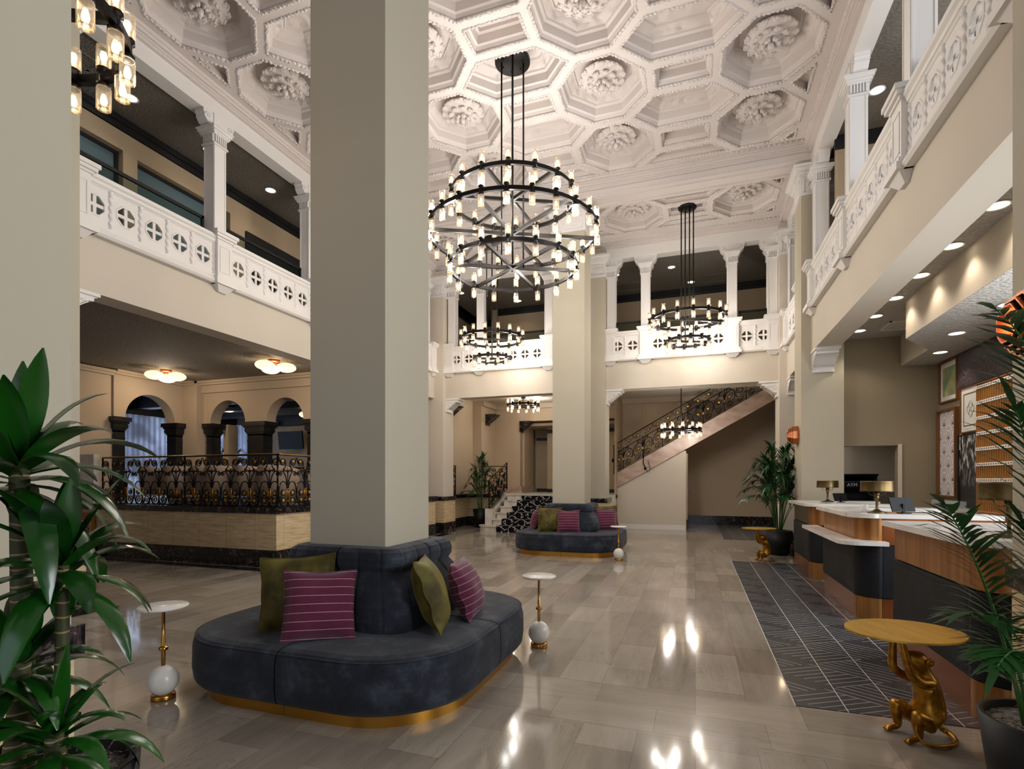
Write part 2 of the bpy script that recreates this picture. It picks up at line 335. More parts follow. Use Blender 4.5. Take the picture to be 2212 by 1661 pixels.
# ================================================================ room shell
def shell():
    f = M(); f.add([(-16, -5, 0), (5, -5, 0), (5, 19, 0), (-16, 19, 0)], [(0, 1, 2, 3)], 0)
    struct('floor', f, [MT['floor']])
    t = M(); t.box(.604, 3.80, 0, 1.72, 10.2, .004); t.box(.655, 13.83, 0, 2.1, 18.2, .004); struct('trim_1', t, [MT['rug']])
    t = M()                                                      # black marble floor border along walls and pillars
    t.box(-7.5, 3.1, 0, -6.2, 4.25, .003); t.box(1.72, 10.2, 0, 2.5, 12.9, .003); t.box(-6.45, 6.6, 0, -13, 6.85, .003); t.box(-6.4, 6.7, 0, -6.15, 12.9, .003)
    t.box(1.62, 2.2, 0, 2.5, 3.80, .003)
    struct('trim_2', t, [MT['bmarble']])
    # spandrel beams under the galleries
    b = M(); b.box(-7.06, -4.4, 3.66, -6.72, 13.45, 4.42); b.box(-7.0, -4.4, 6.87, -6.76, 13.4, 7.6, 1); struct('wall_left', b, [MT['cream'], MT['white']])
    b = M(); b.box(1.9, -4.4, 3.66, 2.26, 13.45, 4.42); b.box(1.9, -4.4, 6.87, 2.12, 13.4, 7.6, 1); struct('wall_right', b, [MT['cream'], MT['white']])
    b = M(); b.box(-6.72, 13.1, 3.66, 1.9, 13.45, 4.42); b.box(-6.76, 13.14, 6.87, 1.9, 13.4, 7.6, 1); struct('wall_far', b, [MT['cream'], MT['white']])
    # cross beams carrying the ornate ceiling
    b = M()
    for y0, y1 in ((10.35, 10.83), (3.3, 3.85)):
        b.box(-6.76, y0, 7.0, 1.9, y1, 7.6)
        for y, sgn in ((y0, -1), (y1, 1)):
            b.box(-6.76, y, 7.03, 1.9, y+sgn*.012, 7.05)
        for x0, x1 in ((-6.4, -2.9), (-1.9, 1.6)):
            for a in (0, .03): b.box(x0+a, y0+.08+a, 6.985, x1-a, y0+.09+a, 7.0); b.box(x0+a, y1-.09-a, 6.985, x1-a, y1-.08-a, 7.0)
    struct('trim_3', b, [MT['ceil']])
    # galleries: floors, ceilings, back walls, black crown and skirting
    g = M(); g.box(-9.2, -4.4, 4.2, -7.06, 19, 4.42); g.box(2.26, -4.4, 4.2, 3.9, 13.45, 4.42); g.box(-9.2, 13.45, 4.2, 3.9, 19, 4.42)
    struct('floor', g, [MT['tan']])
    g = M(); g.box(-8.6, -4.4, 6.93, -7.0, 19, 7.05); g.box(2.12, -4.4, 6.93, 3.9, 19, 7.05); g.box(-8.6, 13.4, 6.93, 3.9, 19, 7.05)
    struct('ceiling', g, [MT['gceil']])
    g = M(); X = -8.2
    for y0, y1, z0, z1 in ((-4.4, 3.6, 4.4, 6.93), (3.6, 5.66, 6.44, 6.93), (5.66, 5.88, 4.4, 6.93), (5.88, 7.62, 6.42, 6.93), (7.62, 19, 4.4, 6.93)): g.box(X-.3, y0, z0, X, y1, z1)
    struct('wall_gallery_left', g, [MT['tan']])
    g = M(); g.box(X, -4.4, 6.72, X+.05, 16, 6.82); g.box(X, -4.4, 6.80, X+.09, 16, 6.86); g.box(X, -4.4, 6.72, X+.03, 16, 6.93)
    g.box(-6.0, 15.95, 6.72, 3.9, 16, 6.93); g.box(-6.0, 15.91, 6.8, 3.9, 16, 6.86); g.box(-7.2, 16.95, 6.72, -6.0, 17, 6.93); g.box(-6.05, 16, 6.72, -6.0, 17, 6.93); g.box(2.1, 9.65, 6.72, 3.9, 9.7, 6.93)
    g.box(-7.25, 13.4, 6.72, -7.2, 17, 6.93)
    struct('trim_4', g, [MT['black']])
    g = M(); g.box(-6.0, 16, 4.4, 3.9, 16.2, 6.93); g.box(-7.2, 17, 4.4, -6.0, 17.2, 6.93); g.box(-6.2, 16, 4.4, -6.0, 17, 6.93); g.box(2.15, 9.7, 4.4, 3.9, 9.9, 6.93); g.box(-7.4, 14.5, 4.4, -7.25, 17, 6.93)
    struct('wall_gallery_far', g, [MT['tan']])
    g = M(); g.box(3.75, -4.4, 4.4, 3.9, .2, 6.93); g.box(3.75, 7.8, 4.4, 3.9, 16, 6.93); g.box(3.75, .2, 4.4, 3.9, 7.8, 4.8); struct('wall_gallery_right', g, [MT['tan']])
    # windows of the left gallery office, frosted, in black frames
    for k, (y0, y1, zt) in enumerate(((3.6, 5.66, 6.44), (5.88, 7.62, 6.42))):
        fr = M(); w_ = .05
        fr.box(X-.16, y0, 4.4, X-.1, y1, 4.46); fr.box(X-.16, y0, zt-w_, X-.1, y1, zt); fr.box(X-.16, y0, 4.46, X-.1, y0+w_, zt-w_); fr.box(X-.16, y1-w_, 4.46, X-.1, y1, zt-w_)
        o = struct('window_%d' % (k+1), fr, [MT['black']])
        gl = M(); gl.box(X-.15, y0+w_, 4.46, X-.13, y1-w_, zt-w_); part('pane', gl, [MT['frost']], o)
    d = M(); d.box(X, 7.96, 4.42, X+.04, 9.7, 6.24); dd = struct('door_1', d, [MT['black']])
    hd = M(); hd.tube([(X+.07, 8.15, 5.35), (X+.07, 8.15, 5.75)], .012, 6); part('pull_handle', hd, [MT['satin']], dd)
    # lower storey ceilings
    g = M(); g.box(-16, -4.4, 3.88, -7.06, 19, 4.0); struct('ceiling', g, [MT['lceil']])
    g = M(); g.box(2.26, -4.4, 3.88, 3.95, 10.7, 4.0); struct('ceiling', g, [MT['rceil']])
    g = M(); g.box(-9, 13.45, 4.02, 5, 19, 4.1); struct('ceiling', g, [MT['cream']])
    g = M(); pl = [(2.70, -4.4), (3.81, -4.4), (3.81, 10.6), (3.28, 10.6), (3.25, 9.38), (2.70, 8.54)]
    g.prism(pl, 3.362, 3.88, 0, caps=False); g.add([(x, y, 3.36) for x, y in pl], [tuple(range(6))[::-1]], 1)
    struct('trim_5', g, [MT['cream'], MT['rceil']])
    # reception walls
    g = M(); g.box(3.81, -4.4, 0, 4.0, -1.6, 4.0); g.box(3.81, 2.2, 0, 4.0, 3.75, 4.0); g.box(3.81, 6.85, 0, 4.0, 10.6, 4.0); g.box(3.81, -1.6, 0, 4.0, 2.2, .85); g.box(3.81, 3.75, 0, 4.0, 6.85, .9)
    struct('wall_reception_right', g, [MT['taupe']])
    g = M(); g.box(2.4, 10.6, 2.03, 3.24, 10.75, 3.88); g.box(3.24, 10.6, 0, 3.81, 10.75, 3.88); struct('wall_reception_far', g, [MT['taupe']])
    g = M(); g.box(3.70, 9.6, .0, 3.81, 10.58, 1.12); g.box(3.70, 3.9, 0, 3.81, 9.6, 1.02); struct('trim_6', g, [MT['greywall']])
    g = M(); g.box(2.2, 12.55, 0, 4.6, 12.7, 3.2); g.box(3.9, 10.75, 0, 4.05, 12.55, 3.2); g.box(2.4, 10.75, 2.5, 4.05, 12.6, 2.6); g.box(3.235, 10.57, 0, 3.29, 10.6, 2.05); struct('wall_cash_machine_nook', g, [MT['cream']])
    # raised lounge terrace
    t = M()
    def wains(x0, y0, x1, y1):
        t.box(x0, y0, 0, x1, y1, .285, 0); t.box(x0+.02, y0+.02, .285, x1-.02, y1-.02, .885, 1); t.box(x0-.01, y0-.01, .885, x1+.01, y1+.01, .99, 0)
        t.box(x0-.02, y0-.02, 0, x1+.02, y1+.02, .03, 0)
    wains(-14, 6.93, -6.48, 12.6); wains(-14, 12.6, -6.82, 15.5); wains(-14, 15.5, -5.78, 15.6)
    struct('trim_7', t, [MT['bmarble'], MT['trav']])
    t = M(); t.box(-14, 15.6, .9, -2.2, 19, 1.0)
    struct('floor', t, [MT['step']])
    t = M(); t.box(-13.9, 7.05, .99, -6.6, 15.5, 1.0); struct('floor', t, [MT['black']])
    # lounge walls with round arches
    def arch_wall(m, a, b, z0, z1, thick, arches, axis, at, mi=0):
        xs = sorted(arches); cur = a; n = 20
        for c, r, zs in xs:
            if axis == 'x': m.box(cur, at, z0, c-r, at+thick, z1, mi)
            else: m.box(at-thick, cur, z0, at, c-r, z1, mi)
            pts = [(c-r, z1), (c+r, z1)]+[(c+r*math.cos(PI*i/n), zs+r*math.sin(PI*i/n)) for i in range(n+1)]
            # strips from arch line to top
            for i in range(n):
                p, q = (c+r*math.cos(PI*i/n), zs+r*math.sin(PI*i/n)), (c+r*math.cos(PI*(i+1)/n), zs+r*math.sin(PI*(i+1)/n))
                quad = [q, p, (p[0], z1), (q[0], z1)]
                if axis == 'x': m.extr(quad, 'y', at, at+thick, mi)
                else: m.extr(quad, 'x', at-thick, at, mi)
            cur = c+r
        if axis == 'x': m.box(cur, at, z0, b, at+thick, z1, mi)
        else: m.box(at-thick, cur, z0, at, b, z1, mi)
    m = M(); arch_wall(m, -11.62, -6.9, 2.84, 3.88, .3, [(-10.85, .555, 2.84), (-9.11, .54, 2.84), (-7.4, .45, 2.84)], 'x', 10.0)
    m.box(-12.1, 9.8, 1, -11.62, 10.3, 3.88); m.box(-11.75, 9.93, 3.60, -6.9, 10.0, 3.88)
    arch_wall(m, 8.15, 10.0, 2.84, 3.88, .3, [(9.0, .6, 2.84)], 'y', -12.1)
    m.box(-12.4, 9.75, 1, -12.1, 10.0, 2.84); m.box(-12.6, 5, 0, -12.15, 8.15, 3.88); m.box(-7.5, 10, 1, -6.9, 12.8, 3.88)
    m.box(-11.3, 10.3, 1, -11.15, 10.6, 2.84)
    struct('wall_lounge', m, [MT['lounge']])
    m = M()
    for k, e in enumerate((0, .05)):
        m.box(-12.1, 8.15, 3.78+.05*k, -12.02+e, 9.95, 3.83+.05*k); m.box(-11.75, 9.85-e, 3.78+.05*k, -6.9, 9.93, 3.83+.05*k); m.box(-12.2, 5, 3.74+.05*k, -12.05+e, 8.15, 3.8+.05*k)
        m.box(-12.05, 9.75-e, 3.78+.05*k, -11.7, 9.8, 3.83+.05*k)
    m.box(-6.6, 17.1, 3.86, 2, 17.2, 4.02); m.box(-6.6, 16, 3.86, -6.5, 17.2, 4.02)
    struct('trim_8', m, [MT['lounge']])
    # inner lounge behind the arches
    m = M(); m.box(-16, 14.8, 1, -7, 15, 3.9); m.box(-16.2, 6, 1, -16, 15, 3.9); struct('wall_inner_lounge', m, [MT['tan']])
    m = M()
    for y in (10.9, 12.2, 13.5): m.box(-16, y, 3.5, -7, y+.3, 3.86)
    m.box(-15.9, 6, 3.3, -15.6, 15, 3.88); m.box(-14.4, 14.5, 3.3, -7, 14.8, 3.88); m.box(-13.3, 10.3, 3.6, -13.0, 15, 3.88)
    struct('trim_9', m, [MT['darkwood']])
    # stair hall
    m = M(); m.box(-6.98, 13.6, .0, -6.9, 16, 4.02); m.box(-7.2, 16, 0, -6.59, 17.2, 4.02); m.box(-6.59, 17.2, 1, -5.66, 17.5, 4.02); m.box(-5.66, 17.2, 3.44, -1.6, 17.5, 4.02); m.box(-2.2, 17.2, 1, -1.6, 18.4, 3.44)
    m.box(-5.75, 17.5, 1, -5.6, 18.6, 3.44)
    struct('wall_stair_hall', m, [MT['hall']])
    m = M(); m.box(-5.66, 19, 1, -2.2, 19.1, 3.6); m.box(-5.0, 18.3, 1, -2.2, 18.4, 3.3); m.box(-5.66, 17.5, 3.3, -2.2, 19.1, 3.4); struct('wall_corridor', m, [MT['tan']])
    m = M(); m.box(-5.6, 18.98, 1, -2.2, 19, 1.12); m.box(-5.6, 18.98, 2.9, -2.2, 19, 3.0); m.box(-5.0, 18.27, 1, -2.2, 18.3, 1.12); m.box(-5.0, 18.27, 3.1, -2.2, 18.3, 3.22); struct('trim_10', m, [MT['black']])
    m = M(); m.box(-6.62, 17.15, 1, -5.63, 17.2, 1.22); m.box(-5.63, 17.15, 1, -5.58, 18.6, 1.22); struct('baseboard_stair_hall', m, [MT['string']])
    m = M()
    m.add([(-2.2, 16, 0), (-.33, 16, 0), (-.33, 16, 2.28), (-2.2, 16, 1.21)], [(0, 1, 2, 3)]); m.box(-.33, 16, 0, -.25, 18.2, 2.28); m.box(-2.2, 16.02, 0, -2.15, 17.2, 1.2)
    struct('wall_stair_side', m, [MT['cream']])
    m = M(); m.box(-2.2, 15.97, 0, -.25, 16, .11); m.box(-2.2, 15.975, .11, -.25, 16, .13); struct('baseboard_stair_side', m, [MT['white']])
    m = M(); m.box(-.3, 18.2, 0, 5, 18.4, 4.02); m.box(2.2, 13.6, 0, 2.35, 16.3, 4.02); struct('wall_stair_hall_far', m, [MT['hall']])
    m = M(); m.box(-.25, 18.16, 0, 5, 18.2, .29); m.box(2.16, 13.6, 0, 2.2, 16.3, .29); struct('baseboard_stair_hall_far', m, [MT['bmarble']])
    m = M(); m.box(-1.6, 17.22, 1, -.25, 17.3, 4.02); struct('wall_stairwell', m, [MT['hall']])
    # street side of the room, behind the camera
    m = M(); m.box(-16, -4.6, 0, -6.4, -4.4, 7.6); m.box(1.6, -4.6, 0, 5, -4.4, 7.6); m.box(-6.4, -4.6, 6.35, 1.6, -4.4, 7.6); m.box(-6.4, -4.6, 0, 1.6, -4.4, .85)
    struct('wall_street', m, [MT['cream']])
    m = M(); m.box(-17, 19.2, -.1, 5.5, 19.4, 7.9); m.box(-17, -5, -.1, -16.8, 19.4, 7.9); m.box(5.2, 8, -.1, 5.4, 19.4, 7.9); m.box(-17, -5, 7.8, 5.5, 19.4, 7.9); m.box(-2.25, 15.72, 0, -2.2, 19.2, 4.0); struct('outer_shell', m, [MT['tan']])  # added outer shell, seals gaps where the bright world background leaked in
    m = M(); m.box(-14, -4.4, 0, -13.8, 6.9, 3.9); struct('wall_far_left', m, [MT['lounge']])
    m = M(); m.box(-7, -4.4, 7.6, 2.2, 13.4, 7.7); struct('ceiling', m, [MT['ceil']])
shell()
# ---------------------------------------------------------------- coffered ceiling
def inset(poly, d):
    n = len(poly); out = []
    for i in range(n):
        p0, p1, p2 = [Vector(poly[(i+k) % n]).to_2d() for k in (-1, 0, 1)]
        e1 = (p1-p0).normalized(); e2 = (p2-p1).normalized(); n1 = Vector((-e1.y, e1.x)); n2 = Vector((-e2.y, e2.x))
        b = (n1+n2).normalized(); out.append(tuple(p1+b*(d/max(.25, b.dot(n1)))))
    return out
def leafchain(m, poly, z, r=.032, step=.07, seed=1, closed=True, mi=0):
    rr = random.Random(seed); n = len(poly)
    for i in range(n if closed else n-1):
        a = Vector(poly[i]); b = Vector(poly[(i+1) % n]); L = (b-a).length; k = max(1, int(L/step)); d = (b-a)/L; ang = math.atan2(d.y, d.x); nn = Vector((-d.y, d.x))
        m.tube([(a.x, a.y, z+.006), (b.x, b.y, z+.006)], r*.55, 6, mi)
        for j in range(k):
            t = (j+.5)/k; p = a+(b-a)*t; q = M(); ty = (j*7+seed) % 5
            if ty in (0, 2): q.ball((0, 0, -.004), (r*.62, r*.62, r*.62), 6, 4)
            else:
                s = rr.uniform(.9, 1.15); sg = 1 if ty == 1 else -1
                q.ball((0, r*.2*sg, 0), (r*1.05*s, r*.38, r*.6), 6, 4); q.ball((r*.3, -r*.32*sg, 0), (r*.6, r*.3, r*.5), 5, 4)
            m.join(q, tr(p.x, p.y, z) @ rot_z(ang+(.5 if ty in (1, 4) else -.4)*(ty not in (0, 2))), mi)
COFF = {}
def coffer(key, poly, depth=.31):
    if key in COFF: return COFF[key]
    m = M(); n = len(poly)
    small = max((Vector(poly[i])-Vector(poly[i-1])).length for i in range(n)) < 1.1 and n <= 4 or n == 3
    st = [(0, 0, 0), (.055, 0, 0), (.055, .02, 0), (.085, .03, 0), (.10, .07, 0), (.125, .085, 0), (.135, depth*.62, 0), (.17, depth*.66, 0), (.18, depth*.74, 1)]
    if n == 8 or n == 6: st += [(.27, depth*.95, 0), (.285, depth*.92, 0), (.30, depth, 0)]
    else: st = st[:-1]+[(.175, depth*.8, 0)]
    if n == 3: st = [(0, 0, 0), (.05, 0, 0), (.05, .02, 0), (.07, .03, 0), (.08, .1, 0), (.095, .1, 0)]
    rings = [[(x, y, z) for x, y in inset(poly, d)] for d, z, _ in st]
    for a in range(len(rings)-1):
        m.add(rings[a]+rings[a+1], [(i, n+i, n+(i+1) % n, (i+1) % n) for i in range(n)], st[a][2])
    m.add(rings[-1], [tuple(range(n))[::-1]], 1 if n == 6 else 0)
    leafchain(m, inset(poly, .066), .004, .036, .052, len(key)*13+n)
    COFF[key] = m.mesh('coffer', [MT['ceil'], MT['relief']]); return COFF[key]
mm = N('moulded_relief_plaster', '#d2c9c4', .6, spec=.3); vo = mm.n('TexVoronoi', feature='SMOOTH_F1'); vo.inputs['Scale'].default_value = 9
mm.l(mm.mix(.12, mm.co, mm.n('TexNoise', i_Scale=4.).outputs[1]), vo.inputs[0]); mm.bump(vo.outputs[0], 1., .05); MT['relief'] = mm.mat
def rosette():
    m = M(); r = random.Random(4); m.lathe([(.33, .004), (.30, -.02), (.2, -.045), (.1, -.07), (0, -.08)], 20)
    def petal(a, R, z, L, w, h, tilt):
        q = M(); q.ball((0, 0, 0), (L, w, h), 7, 4)
        for k in (-1, 1): q.ball((L*.7, k*w*.55, 0), (L*.38, w*.5, h*.9), 6, 4)
        q.ball((L*.98, 0, -.004), (L*.3, w*.5, h*.8), 6, 4)
        m.join(q, tr(R*math.cos(a), R*math.sin(a), z) @ rot_z(a) @ Matrix.Rotation(tilt, 4, 'Y'))
    for k in range(13): petal(2*PI*k/13, .27, -.012, .065, .055, .022, .15+r.uniform(-.1, .1))
    for k in range(9): petal(2*PI*k/9+.2, .17, -.055, .06, .05, .028, .4+r.uniform(-.1, .1))
    for k in range(6): petal(2*PI*k/6, .08, -.10, .05, .04, .032, .9)
    m.ball((0, 0, -.13), (.045, .045, .07), 8, 5); m.ball((0, 0, -.205), .02, 6, 4)
    return m.mesh('rosette', [MT['ceil']])
ROS = rosette(); CEILS = []
def ornate(y0, y1, ycs, name='ceiling'):
    z0 = 7.25; xs = [-5.875, -3.595, -1.315, .965]; A, B, sv, th = .69, .7315, .276, .266; PX_ = 2.28
    base = M(); zt = z0
    xl, xr = -6.66, 1.84; x0, x1 = xs[0]-A, xs[-1]+A; yb, ye = ycs[0]-B, ycs[-1]+B
    for q in ((xl, y0, x0, y1), (x1, y0, xr, y1), (x0, y0, x1, yb), (x0, ye, x1, y1)):
        base.add([(q[0], q[1], zt), (q[2], q[1], zt), (q[2], q[3], zt), (q[0], q[3], zt)], [(0, 3, 2, 1)])
    # stepped cornice along the four sides
    for d, za, zb in ((.0, 7.10, 7.13), (.02, 7.13, 7.155), (.055, 7.155, 7.2), (.075, 7.2, 7.26)):
        base.box(-6.76, y0-.1, za, -6.70+d, y1+.1, zb); base.box(1.9, y0-.1, za, 1.84-d, y1+.1, zb)
        base.box(-6.76, y0-.1, za+.02, 1.9, y0+d, zb+.02); base.box(-6.76, y1+.1, za+.02, 1.9, y1-d, zb+.02)
    leafchain(base, [(x0-.11, y0+.16), (x1+.11, y0+.16), (x1+.11, y1-.16), (x0-.11, y1-.16)], zt-.004, .036, .085, 5)
    root = struct(name, base, [MT['ceil']])
    octp = [(A, -sv), (A, sv), (th, B), (-th, B), (-A, sv), (-A, -sv), (-th, -B), (th, -B)]
    gap = (PX_-2*A)/2
    rect = [(gap, -sv), (gap, sv), (-gap, sv), (-gap, -sv)]
    hx = PX_/2-th; hexp = [(hx, 0), (gap, B-sv), (-gap, B-sv), (-hx, 0), (-gap, -(B-sv)), (gap, -(B-sv))]
    tri = [(0, -(B-sv)), (0, B-sv), (-(A-th), 0)]; trap = [(hx, 0), (gap, B-sv), (-gap, B-sv), (-hx, 0)]; ctri = [(0, 0), (A-th, 0), (0, B-sv)]
    ctri = [(0, 0), (0, -(B-sv)), (A-th, 0)]
    def at(k, p, x, y, rz=0):
        o = put('coffer', coffer(k, p), root, (x, y, z0), (0, 0, rz)); return o
    for yc in ycs:
        for x in xs:
            o = at('oct', octp, x, yc); put('rosette', ROS, o, (0, 0, .21))
        for x in xs[:-1]: at('rect', rect, x+PX_/2, yc)
    for a, b in zip(ycs[:-1], ycs[1:]):
        yc = (a+b)/2
        for x in xs[:-1]: at('hex', hexp, x+PX_/2, yc)
        at('tri', tri, x1, yc); at('tri', tri, x0, yc, PI)
    for x in xs[:-1]: at('trap', trap, x+PX_/2, yb); at('trap', trap, x+PX_/2, ye, PI)
    for (x, y, rz) in ((x0, ye, 0), (x1, yb, PI)): at('ctri', ctri, x, y, rz)
    at('ctri2', [(0, 0), (-(A-th), 0), (0, -(B-sv))], x1, ye); at('ctri2', [(0, 0), (-(A-th), 0), (0, -(B-sv))], x0, yb, PI)
    return root
ornate(3.9, 10.3, [5.001, 6.464, 7.927, 9.39])
ornate(10.9, 13.1, [11.98])
# ---------------------------------------------------------------- pillars
def big_column(label, x0, y0, x1, y1, cap=True, wains=False, base=False, mat='column', e=.05):
    we = e
    cx, cy = (x0+x1)/2, (y0+y1)/2; t = thing('column', label, 'column', (cx, cy, 0)); hx, hy = (x1-x0)/2, (y1-y0)/2
    m = M(); m.box(-hx, -hy, 0, hx, hy, 7.1); part('shaft', m, [MT[mat]], t)
    if cap:
        m = M(); e = .012; m.box(-hx-e, -hy-e, 6.42, hx+e, hy+e, 6.98)
        for k, (a, z, z2) in enumerate(((.03, 6.40, 6.44), (.035, 6.72, 6.75), (.06, 6.75, 6.8), (.10, 6.8, 6.86), (.14, 6.86, 6.9))): m.box(-hx-a, -hy-a, z, hx+a, hy+a, z2)
        for s in (-1, 1):
            for i in range(11):
                u = -hx+.03+i*(2*hx-.06)/10; m.box(u-.012, s*(hy+.04), 6.775, u+.012, s*(hy+.075), 6.8); v = -hy+.03+i*(2*hy-.06)/10; m.box(s*(hx+.04), v-.012, 6.775, s*(hx+.075), v+.012, 6.8)
            for (ax, hh) in (('y', hx), ('x', hy)):      # scrolls in relief
                for q in (-1, 1):
                    pts = []
                    for i in range(22):
                        a = i*.45; r = .085*(1-i/26); c_ = (q*.14+r*math.cos(a)*q, 6.57+r*math.sin(a)); off = (hy if ax == 'y' else hx)+e
                        pts.append((c_[0], s*off, c_[1]) if ax == 'y' else (s*off, c_[0], c_[1]))
                    m.tube(pts, .011, 4)
                o_ = (hy if ax == 'y' else hx)+e
                for (a0, a1, b0, b1) in ((-hh+.04, hh-.04, 6.46, 6.47), (-hh+.04, hh-.04, 6.68, 6.69), (-hh+.04, -hh+.05, 6.46, 6.69), (hh-.05, hh-.04, 6.46, 6.69)):
                    if ax == 'y': m.box(a0, s*o_, b0, a1, s*(o_+.012), b1)
                    else: m.box(s*o_, a0, b0, s*(o_+.012), a1, b1)
        part('capital', m, [MT['white']], t)
    if wains:
        m = M(); e = we; m.box(-hx-e, -hy-e, 0, hx+e, hy+e, .285, 0); m.box(-hx-e+.010, -hy-e+.010, .285, hx+e-.010, hy+e-.010, .885, 1); m.box(-hx-e-.01, -hy-e-.01, .885, hx+e+.01, hy+e+.01, .99, 0)
        part('wainscot', m, [MT['bmarble'], MT['trav']], t)
    if base:
        m = M(); e = .03; m.box(-hx-e, -hy-e, 0, hx+e, hy+e, .29); part('plinth', m, [MT['bmarble']], t)
    return t
big_column('tall square pillar rising out of the nearer blue banquette', -2.72, 3.25, -2.075, 3.895, cap=False)
big_column('tall square pillar rising out of the far blue banquette behind the big chandelier', -2.73, 10.4, -2.075, 11.05)
big_column('left wall pillar of the first bay, mostly hidden behind the near left pier', -7.12, 3.25, -6.43, 3.97, cap=False, wains=True)
big_column('cream pier filling the left edge of the photo behind the tall dracaena', -2.52, -.6, -1.87, 1.13, cap=False, wains=True, e=.015)
big_column('cream pillar with copper wall lamp at the right edge behind the near palm', 1.58, 2.3, 2.3, 3.5, cap=False, wains=True, e=.012)
big_column('bright cream pillar behind the farthest reception desk', 1.75, 10.4, 2.4, 11.05, base=True)
big_column('cream pillar over the marble wainscot left of the carpeted steps', -7.12, 12.93, -6.45, 13.58, wains=True, mat='cream')
big_column('slim cream pillar between the far banquette and the sloping stair', -2.72, 12.93, -2.075, 13.58, wains=True, mat='column')
big_column('cream corner pillar behind the far kentia palm', 1.75, 12.93, 2.4, 13.58, base=True, mat='cream')
big_column('left wall pillar of the second bay hidden behind the nearer pillar', -7.12, 10.4, -6.45, 11.05, wains=True)
# ---------------------------------------------------------------- corbels
def corbel_mesh(w, L=.36, h=.36, mat='white'):
    m = M(); pr = [(0, 0), (L+.02, 0), (L+.02, -.05), (L-.02, -.06), (L-.02, -.10)]
    pr += [(L-.03-.30*(i/8)**.9*L/.36, -.10-.17*(.5-.5*math.cos(PI*i/8))-.06*math.sin(PI*i/8)*0) for i in range(1, 9)]
    pr += [(.045, -h), (0, -h)]
    pr = pr[::-1]; m.extr([(x, z) for x, z in pr], 'y', -w/2, w/2)
    m.box(0, -w/2-.02, -.04, L+.04, w/2+.02, 0)
    for s in (-1, 1):
        m.tube([(.11+.075*(1-i/24)*math.cos(i*.5), s*w/2, -.15+.075*(1-i/24)*math.sin(i*.5)) for i in range(20)], .009, 4)
        m.tube([(.05+i*.025, s*w/2, -.31+.19*(i/9)**.8) for i in range(10)], .009, 4)
        m.tube([(.2+.05*math.cos(i), s*w/2, -.11+.02*math.sin(i*2)) for i in range(7)], .007, 4)
    # inset frame on the sloping face
    return m.mesh('corbel', [MT[mat]])
CB = corbel_mesh(.34); CBD = corbel_mesh(.34, mat='bmarble')
def corbel(x, y, rz, label, dark=False, z=3.66):
    o = put('corbel', CBD if dark else CB, None, (x, y, z), (0, 0, rz)); tag(o, label, 'bracket')
corbel(2.08, 10.4, -PI/2, 'carved white bracket under the right beam above the farthest reception desk')
corbel(2.08, 12.93, -PI/2, 'small white bracket seen past the bright pillar near the copper wall lamp')
corbel(-6.9, 3.97, PI/2, 'carved white bracket beside the left edge pillar above the dracaena')
corbel(-6.45, 13.27, 0, 'white scrolled bracket above the pillar left of the carpeted steps')
corbel(-2.075, 13.27, 0, 'white scrolled bracket at the upper left end of the sloping stair opening')
corbel(1.75, 13.27, PI, 'white scrolled bracket at the upper right end of the sloping stair opening')
corbel(-7.5, 12.93, -PI/2, 'black bracket close to the nearer pillar, farthest left of the black ones', True, 3.5)
corbel(-6.9, 14.2, 0, 'black bracket directly right of the white bracket beside the carpeted steps', True, 3.62)
corbel(-6.59, 16.5, 0, 'black bracket above the far left palm in the stair hall', True, 3.62)
corbel(-5.66, 17.3, 0, 'black bracket in the top left corner of the dark corridor opening', True, 3.44)
# ---------------------------------------------------------------- balustrades
def panel_unit(w=.385, z0=4.47, z1=4.94):
    m = M(); h = z1-z0; zc = (z0+z1)/2; R = .118; oc = [(R*math.cos(PI/8+PI/4*k), R*math.sin(PI/8+PI/4*k)) for k in range(8)]
    p, q = R*.38, R*.38; W, H = w/2, h/2
    rc = [(W, q), (p, H), (-p, H), (-W, q), (-W, -q), (-p, -H), (p, -H), (W, -q)]; cor = {0: (W, H), 2: (-W, H), 4: (-W, -H), 6: (W, -H)}
    for y, fl in ((-.015, 1), (.012, 0)):
        vs = [(a, y, zc+b) for a, b in oc]+[(a, y, zc+b) for a, b in rc]+[(cor[k][0], y, zc+cor[k][1]) for k in (0, 2, 4, 6)]
        fs = []
        for k in range(8):
            k2 = (k+1) % 8
            f = [k, 8+k]+([16+k//2] if k % 2 == 0 else [])+[8+k2, k2]
            fs.append(tuple(f) if fl else tuple(f[::-1]))
        m.add(vs, fs)
    m.add([(a, -.015, zc+b) for a, b in oc]+[(a, .012, zc+b) for a, b in oc], [(k, (k+1) % 8, 8+(k+1) % 8, 8+k) for k in range(8)])
    oo = [(1.16*a, -.022, zc+1.16*b) for a, b in oc]; ii = [(a, -.022, zc+b) for a, b in oc]; bb = [(1.22*a, -.015, zc+1.22*b) for a, b in oc]
    m.add(oo+ii, [(k, (k+1) % 8, 8+(k+1) % 8, 8+k) for k in range(8)]); m.add(oo+bb, [(k, 8+k, 8+(k+1) % 8, (k+1) % 8) for k in range(8)])
    m.add(ii+[(a, -.015, zc+b) for a, b in oc], [(k, (k+1) % 8, 8+(k+1) % 8, 8+k) for k in range(8)])
    b_ = .02; m.box(-b_, -.012, zc-R, b_, .008, zc+R); m.box(-R, -.012, zc-b_, R, .008, zc+b_)
    return m.mesh('pierced_panel', [MT['white']])
